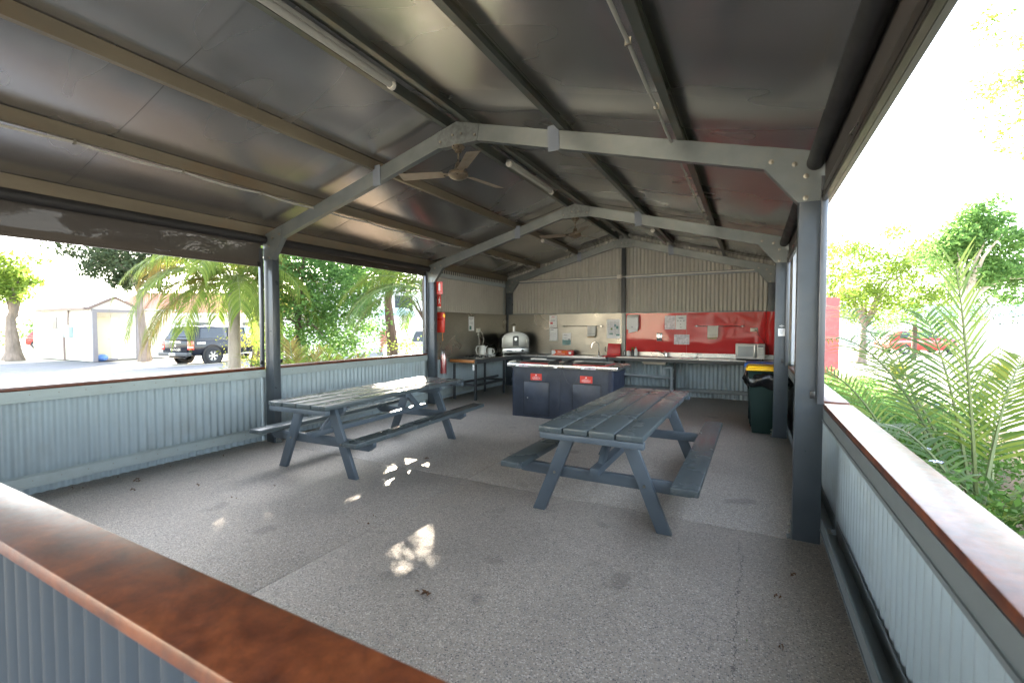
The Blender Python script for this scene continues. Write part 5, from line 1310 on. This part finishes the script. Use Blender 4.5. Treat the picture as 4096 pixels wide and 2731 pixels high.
def ute():
    t = thing('utility_vehicle', 'black dual cab utility with canopy, tail towards the shelter', 'utility', (0,0,0))
    def prof(hw, zb, zm, zt, top): return [(-hw+.08,zb),(-hw,zb+.12),(-hw-.01,zm),(-hw+.04,zt),(-top,zt+.02),(top,zt+.02),(hw-.04,zt),(hw+.01,zm),(hw,zb+.12),(hw-.08,zb)]
    shell(t, 'body', [(-1.05,prof(.90,.50,.82,1.13,.80)),(-.8,prof(.93,.42,.82,1.15,.82)),(0,prof(.93,.42,.82,1.15,.82)),(.9,prof(.92,.40,.82,1.14,.82)),(2.4,prof(.93,.40,.82,1.14,.82)),(3.2,prof(.93,.42,.84,1.16,.78)),(4.0,prof(.86,.46,.84,1.08,.70)),(4.2,prof(.78,.50,.8,.98,.62))], 'carblack')
    def cab(zb, zt, hw, top): return [(-hw,zb),(-top,zt-.05),(-top+.1,zt),(top-.1,zt),(top,zt-.05),(hw,zb)]
    shell(t, 'canopy', [(-1.0,cab(1.13,1.30,.88,.80)),(-.55,cab(1.13,1.80,.88,.70)),(.3,cab(1.13,1.83,.88,.68)),(.92,cab(1.13,1.80,.87,.68))], 'carblack', .03)
    shell(t, 'cab', [(.95,cab(1.13,1.76,.87,.66)),(1.2,cab(1.13,1.82,.88,.66)),(2.2,cab(1.13,1.82,.88,.66)),(2.75,cab(1.13,1.66,.87,.64)),(3.25,cab(1.13,1.2,.85,.74))], 'carblack', .03)
    # windows
    def sidewin(pts, nm='window', m='glass'):
        for sg in (-1, 1):
            mb = MB()
            vs = []
            for x, z in pts:
                f = (z-1.13)/.68; hw = .885-(.885-.69)*f+.008; vs.append((x, sg*hw, z))
            mb.v = vs+[(x, y-sg*.01, z) for x, y, z in vs]; k = len(vs)
            mb.f = [tuple(range(k)), tuple(range(2*k-1, k-1, -1))]+[(i,(i+1) % k,k+(i+1) % k,k+i) for i in range(k)]
            build(nm, mb, m, t)
    sidewin([(-.55,1.24),(.72,1.24),(.72,1.70),(-.42,1.70)])
    sidewin([(1.06,1.2),(1.85,1.2),(1.85,1.72),(1.18,1.72)])
    sidewin([(1.95,1.2),(2.95,1.2),(2.5,1.68),(1.95,1.72)], m='rooftin')
    build('rear_window', MB().prism([(-.72,0),(.72,0),(.60,.50),(-.60,.50)], (-1.015,0,1.20), (0,1,0), (.44,0,1), (-1,0,.4), .012), 'glass', t)
    tg = build('tailgate', MB().box(-1.085,-1.055,-.72,.72,.60,1.12), 'carblack', t, bevel=.012)
    build('handle', MB().box(-1.105,-1.085,-.36,.36,1.045,1.10), 'chrome', tg)
    build('badge', MB().lathe([(.001,0),(.055,0.0),(.055,.012)], (-1.098,0,.90), 'x', 18), 'rim', tg)
    text('RANGER', .17, 'rim', tg, (-1.088,0,.71), (0,-1,0), (0,0,1), 'lettering', .004)
    for sg in (-1, 1):
        build('tail_lamp', MB().box(-1.09,-.90,min(sg*.73,sg*.945),max(sg*.73,sg*.945),.70,1.12), 'lampred', t, bevel=.03)
        build('reversing_lamp', MB().box(-1.10,-.95,min(sg*.76,sg*.955),max(sg*.76,sg*.955),.79,.87), 'lampwhite', t, bevel=.01)
    build('bumper', MB().box(-1.25,-1.02,-.93,.93,.42,.60), 'slate_dark', t, bevel=.04)
    build('number_plate', MB().box(-1.265,-1.25,-.19,.19,.46,.56), 'white', t)
    build('tow_bar', MB().tube([(-1.0,-.5,.36),(-1.0,.5,.36)], .04, 8), 'carblack', t)
    for sg in (-1, 1):
        build('wheel_arch', MB().lathe([(.50,-.03),(.54,-.03),(.54,.03),(.50,.03),(.50,-.03)], (0,sg*.93,.40), 'y', 26), 'carblack', t)
        build('wheel_arch', MB().lathe([(.50,-.03),(.54,-.03),(.54,.03),(.50,.03),(.50,-.03)], (3.22,sg*.90,.40), 'y', 26), 'carblack', t)
        build('wheel_well', MB().lathe([(.001,-.01),(.50,-.01),(.50,.015),(.001,.015)], (0,sg*.93,.40), 'y', 26), 'black', t)
        build('wheel_well', MB().lathe([(.001,-.01),(.50,-.01),(.50,.015),(.001,.015)], (3.22,sg*.90,.40), 'y', 26), 'black', t)
        wheel(t, 0, sg*.86, side=sg); wheel(t, 3.22, sg*.86, side=sg)
        build('side_step', MB().box(.65,2.6,min(sg*.90,sg*1.02),max(sg*.90,sg*1.02),.40,.45), 'rim', t, bevel=.01)
        build('roof_rail', MB().tube([(-.3,sg*.62,1.83),(-.25,sg*.62,1.89),(.8,sg*.62,1.89),(.85,sg*.62,1.83)], .018, 6), 'track', t)
        build('decal', MB().box(-.78,-.35,min(sg*.944,sg*.948),max(sg*.944,sg*.948),.96,1.06), 'rim', t)
    return t
u_ = ute(); u_.location = (-18.25,8.7,G-.04); u_.rotation_euler = (0,0,R(100))
def hatch(label, m, loc, ang, sc=1.):
    t = thing('parked_car', label, 'car', (0,0,0))
    def prof(hw, zb, zt): return [(-hw+.08,zb),(-hw,zb+.15),(-hw+.01,zt-.12),(-hw+.12,zt),(hw-.12,zt),(hw-.01,zt-.12),(hw,zb+.15),(hw-.08,zb)]
    shell(t, 'body', [(-.75,prof(.78,.35,.85)),(-.4,prof(.86,.25,.95)),(1.2,prof(.87,.22,.97)),(2.6,prof(.86,.24,.93)),(3.2,prof(.78,.28,.78)),(3.4,prof(.68,.35,.68))], m)
    def cab(zt, hw, top): return [(-hw,.93),(-top,zt-.04),(-top+.12,zt),(top-.12,zt),(top,zt-.04),(hw,.93)]
    shell(t, 'cabin', [(-.6,cab(1.0,.76,.68)),(-.2,cab(1.40,.80,.60)),(.8,cab(1.46,.82,.60)),(1.5,cab(1.38,.82,.60)),(2.25,cab(1.0,.80,.70))], m, .03)
    for sg in (-1, 1):
        mb = MB(); vs = [(-.25,sg*.79,1.0),(1.95,sg*.79,1.0),(1.45,sg*.66,1.33),(-.02,sg*.66,1.35)]; mb.v = vs+[(x,y-sg*.02,z) for x,y,z in vs]
        mb.f = [(0,1,2,3),(7,6,5,4)]; build('window', mb, 'glass', t)
        for x in (0, 2.55): wheel(t, x, sg*.78, .31, .2, sg)
        build('headlight', MB().box(3.18,3.35,min(sg*.5,sg*.72),max(sg*.5,sg*.72),.6,.72), 'lampwhite', t, bevel=.02)
    build('windscreen', MB().prism([(-.66,0),(.66,0),(.52,.42),(-.52,.42)], (2.2,0,.98), (0,1,0), (-1.75,0,1), (1,0,1.7), .01), 'glass', t)
    t.location = loc; t.rotation_euler = (0,0,ang); t.scale = (sc,sc,sc); return t
hatch('red hatchback parked behind the pergola posts at the far left', 'carred', (-45.0,11.0,G), R(50), 1.05)
hatch('red car parked far beyond the right hand palm', 'carred', (13.4,32.0,-.16), R(20))
hatch('white car with dark flared wheel arch at the right end of the second left opening', 'carwhite', (-6.9,10.9,G), R(62), 1.15)

# ------------------------------------------------------------------ right side garden
t = thing('screen_panel', 'tall flat red panel standing outside the right opening', 'panel', (7.5,11,-.15))
build('board', MB().prism([(0,0),(.52,0),(.52,2.42),(0,2.42)], (7.24,10.75,-.15), (.77,.64,0), (0,0,1), (-.64,.77,0), .08), 'redout', t)
build('white_post', MB().rod(7.2,10.6,-.15,1.55,.03), 'white', t)
cl = blob((11.65,15.4,3.85),(1.1,1.2,1.55),80,.25,.5,.25)+blob((12.5,15.9,3.0),(.9,.9,.8),25,.25,.45,.2)+blob((10.7,15.1,3.9),(.6,.6,.8),16,.2,.4,.2)
tree('round_crowned_tree', 'dense round crowned tree with pale trunk right of the red panel', (11.25,14.9,-.15), (11.35,15.1,2.4), .17, cl, 200, .065, 'leaf', 'palebark', limbs=6)
cl = blob((10.2,21.2,3.7),(2.7,2.4,2.2),110,.3,.7,.2)+blob((12.3,22,4.6),(1.6,1.2,1.0),25,.2,.45,.2)
tree('feathery_tree', 'airy pale green tree seen just right of the nearest right column', (9.9,21.5,-.15), (10,21.4,1.6), .16, cl, 110, .07, 'leafbright', 'bark', limbs=8)
t = thing('hedge', 'low dark green hedge behind the round crowned tree', 'hedge', (13,25,-.15))
leaves('foliage', t, blob((12.6,25,1.9),(2.3,1.6,1.2),70,.35,.7,.3,zcut=0), 60, .06, 'leaf')
build('stem', MB().rod(12.6,25,-.15,1.6,.1), 'darkbark', t)
cl = blob((11.9,9.9,7.0),(2.2,2.2,2.6),90,.25,.55,.3)+blob((10.4,9.2,5.4),(.8,.8,.7),14,.15,.3,.2)
tree('overhanging_tree', 'tree with lime foliage overhanging the top right corner', (13.6,10.2,-.15), (13.2,10.1,4.0), .2, cl, 120, .05, 'leafbright', 'bark', limbs=8)
cl = blob((24,52,3.6),(3.,3.,2.2),50,.4,.9,.2)
tree('pale_tree', 'thin far tree above the white fence', (24,52,-.15), (24,52,2.0), .15, cl, 12, .12, 'leafdark', 'bark')
f = thing('steel_fence', 'long white corrugated fence across the road beyond the right garden', 'fence', (19,49,-.15))
p0 = Vector((5.5,41.5)); p1 = Vector((34,57)); dv = (p1-p0); Lf = dv.length; dv.normalize()
i = 0
while i*2.4 < Lf:
    a = p0+dv*(i*2.4); c_ = p0+dv*(i*2.4+2.36)
    mb = MB(); k0 = 0; n = 60
    nrm = Vector((-dv.y, dv.x))
    for j in range(n+1):
        q = a.lerp(c_, j/n)+nrm*(.03 if (j//3) % 2 else -.01)
        mb.v += [(q.x,q.y,-.15),(q.x,q.y,1.85)]
    for j in range(n): mb.f.append((2*j,2*j+2,2*j+3,2*j+1))
    build('fence_panel', mb, 'fencewhite', f); build('post', MB().box(c_.x-.03,c_.x+.07,c_.y-.03,c_.y+.07,-.15,1.92), 'fencewhite', f); i += 1
house('teal_roofed_house', 'house with pale teal roof behind the white fence', (22.5,60,-.15), R(22), 16, 9, 2.5, 1.7, 'whitewall', 'rooftin', ((2,4,1,2),), .6)
house('white_house', 'pale house roof beyond the fence behind the palm fronds', (6,58,-.15), R(20), 12, 8, 2.4, 1.2, 'whitewall', 'fascia_br', (), .5)
# garden plants
def tuft(x, y, s, label, m, n=260, z=-.13):
    t = thing('grass_tuft', label, 'grass tuft', (x,y,z), 'ornamental grass tufts in the right garden')
    mb = MB()
    for i in range(n):
        a = random.uniform(0, 6.28); r = random.uniform(0,.18)*s; b_ = Vector((x+r*math.cos(a), y+r*math.sin(a), z)); d = Vector((math.cos(a)*random.uniform(.1,.7), math.sin(a)*random.uniform(.1,.7), 1)).normalized()
        l = s*random.uniform(.6,1.1); w = .008*s; sd = Vector((-math.sin(a), math.cos(a), 0)); p1_ = b_+d*l*.6; p2 = p1_+(d+Vector((math.cos(a)*.5,math.sin(a)*.5,-.6))).normalized()*l*.5
        mb.add([b_-sd*w, b_+sd*w, p1_+sd*w, p1_-sd*w, p2], [(0,1,2,3),(3,2,4)])
    o = build('blades', mb, m, t); o['kind'] = 'stuff'
tuft(9.6,14.2,.8,'yellow green grass tuft on the far side of the garden path','leafyellow')
tuft(12.4,15.6,.8,'yellow grass tuft at the right edge beside the road','leafyellow')
tuft(13.6,16.6,.9,'second yellow grass tuft at the right edge beside the road','leafyellow')
tuft(7.9,10.2,.5,'green grass tuft at the foot of the red panel','grass')
tuft(7.45,9.6,.45,'small reddish tipped grass tuft in front of the red panel','palmdry')
t = thing('ground_cover', None, None); t['kind'] = 'stuff'
leaves('foliage', t, [(random.uniform(6.45,8.3), random.uniform(-2.5,9.0), random.uniform(-.1,.32), .28) for _ in range(260)], 330, .026, 'grass', droop=-.2)
leaves('foliage', t, [(random.uniform(6.45,7.6), random.uniform(3.0,8.0), random.uniform(.1,.5), .28) for _ in range(70)], 300, .028, 'leaf', droop=-.2)
for i, (x, y, z) in enumerate(((7.05,-.55,.42),(6.85,.9,.45),(7.3,.3,.5),(7.6,1.2,.5),(7.0,2.2,.5),(7.9,.6,.45),(7.5,2.6,.5),(7.2,3.6,.55),(8.1,1.8,.5),(6.75,-.95,.4),(7.7,3.9,.5),(6.95,1.5,.42))):
    t = thing('flower', 'pale lilac flower in the ground cover, '+['nearest the timber cap','beside the palm base','behind the first palm stem','right of the palm clump','left of the palm clump by the wall','under the rightmost frond','in the middle of the bed','left in the bed near the red panel','at the path edge','lowest by the frame edge','farthest along the path','between cap and palm clump'][i], 'flower', (x,y,z), 'small pale flowers in the right garden bed')
    mb = MB()
    for k in range(6):
        a = k*1.047; mb.add([(x,y,z),(x+.035*math.cos(a-.4),y+.035*math.sin(a-.4),z+.012),(x+.05*math.cos(a),y+.05*math.sin(a),z+.006),(x+.035*math.cos(a+.4),y+.035*math.sin(a+.4),z+.012)], [(0,1,2,3)])
    build('petals', mb, 'flower', t); build('stem', MB().tube([(x,y,z-.35),(x,y,z)], .003, 4), 'stalk', t)
t = thing('garden_palm', 'feathery green palm clump leaning over the right timber cap', 'palm', (7.05,.75,-.13), 'palms beside the shelter')
gp = [ # x, y, z, az, el, L, bend, leaflet
 (7.15,1.08,.05,130,1.5,1.95,.42,.50),(7.42,1.99,-.14,105.5,.836,3.4,.206,.55),(7.12,.92,.1,58,1.15,1.5,.76,.45),(7.2,1.3,0,95,1.2,1.9,.5,.5),
 (7.3,1.2,0,20,1.0,1.6,.8,.45),(7.2,.9,0,330,.8,1.4,.9,.45),(7.1,.8,0,285,.7,1.1,1.1,.4),(7.4,1.6,0,70,.9,1.8,.6,.5),(7.3,.5,-.1,0,.6,1.3,.9,.4),(7.25,1.9,-.1,125,.75,1.4,.7,.4),(7.15,1.3,0,112,1.0,2.6,.55,.5),(7.05,.5,0,105,.75,1.8,.75,.45),(7.0,2.3,0,130,1.05,1.7,.8,.45),(7.3,2.6,0,100,1.1,2.1,.6,.5),(7.35,.2,0,40,.9,1.4,.8,.4)]
for i, (x, y, z, az, el, L_, bd, ll) in enumerate(gp):
    frond(t, (x, y, z), az=R(az), el=el, L=L_, bend=bd, ll=ll, n=24, m='palmdry' if i in (5, 8) else ('palmdark' if i % 2 else 'palm'), hang=.75 if i != 0 else .25, vee=.05, width=.0115, bare=.26, taper=.35)
t = thing('strappy_plant', 'long strap leaved green plant at the bottom right beside the timber cap', 'plant', (7.1,-.9,-.13))
for (cx, cy) in ((7.15,-.6),(7.3,-1.2),(7.0,-.1),(6.85,.5),(7.3,1.1),(7.0,1.7),(7.6,.2)):
    for i in range(26):
        a = random.uniform(0,6.28); l = random.uniform(.5,.95); b_ = Vector((cx,cy,-.12)); h = Vector((math.cos(a),math.sin(a),0)); sd = Vector((-math.sin(a),math.cos(a),0)); mb = MB()
        d = (h*random.uniform(.2,.7)+Vector((0,0,1))).normalized(); w = .018; p = b_; k0 = 0
        for k in range(6):
            ww = w*(1,1.1,1,.8,.5,.03)[k]; mb.v += [tuple(p-sd*ww), tuple(p+sd*ww)]; p = p+d*(l/5); d = (d+Vector((0,0,-.28))+h*.1).normalized()
        for k in range(5): mb.f.append((2*k,2*k+1,2*k+3,2*k+2))
        build('strap_leaf', mb, 'palmdark' if i % 4 else 'palm', t)

# ------------------------------------------------------------------ invented house and trees behind the camera, added for the red splashback to mirror
house('added_cream_house', 'added cream building with sunlit wall, unseen behind the camera', (-3.2,-15.5,G), 0, 4.4, 5, 2.9, 1.0, 'wallcream', 'fencewhite', ())
bpy.data.objects['added_cream_house'].rotation_euler = (0,0,0)
for k, (x, y, sz) in enumerate(((3.9,-15.5,2.4),(7.8,-14.5,2.8),(12.2,-15,3.0),(-6.8,-16,3.4))):
    cl = blob((x,y,4.0),(sz,sz*.8,3.9),90,.6,1.0,.2,zcut=0)
    tree('leafy_tree', ['added bushy tree right of the cream building behind the camera','second added bushy tree behind the camera','third added bushy tree behind the camera at the right','added bushy tree left of the cream building behind the camera'][k], (x,y,G), (x,y,1.6), .15, cl, 22, .12, 'leafdark', 'bark', limbs=4)
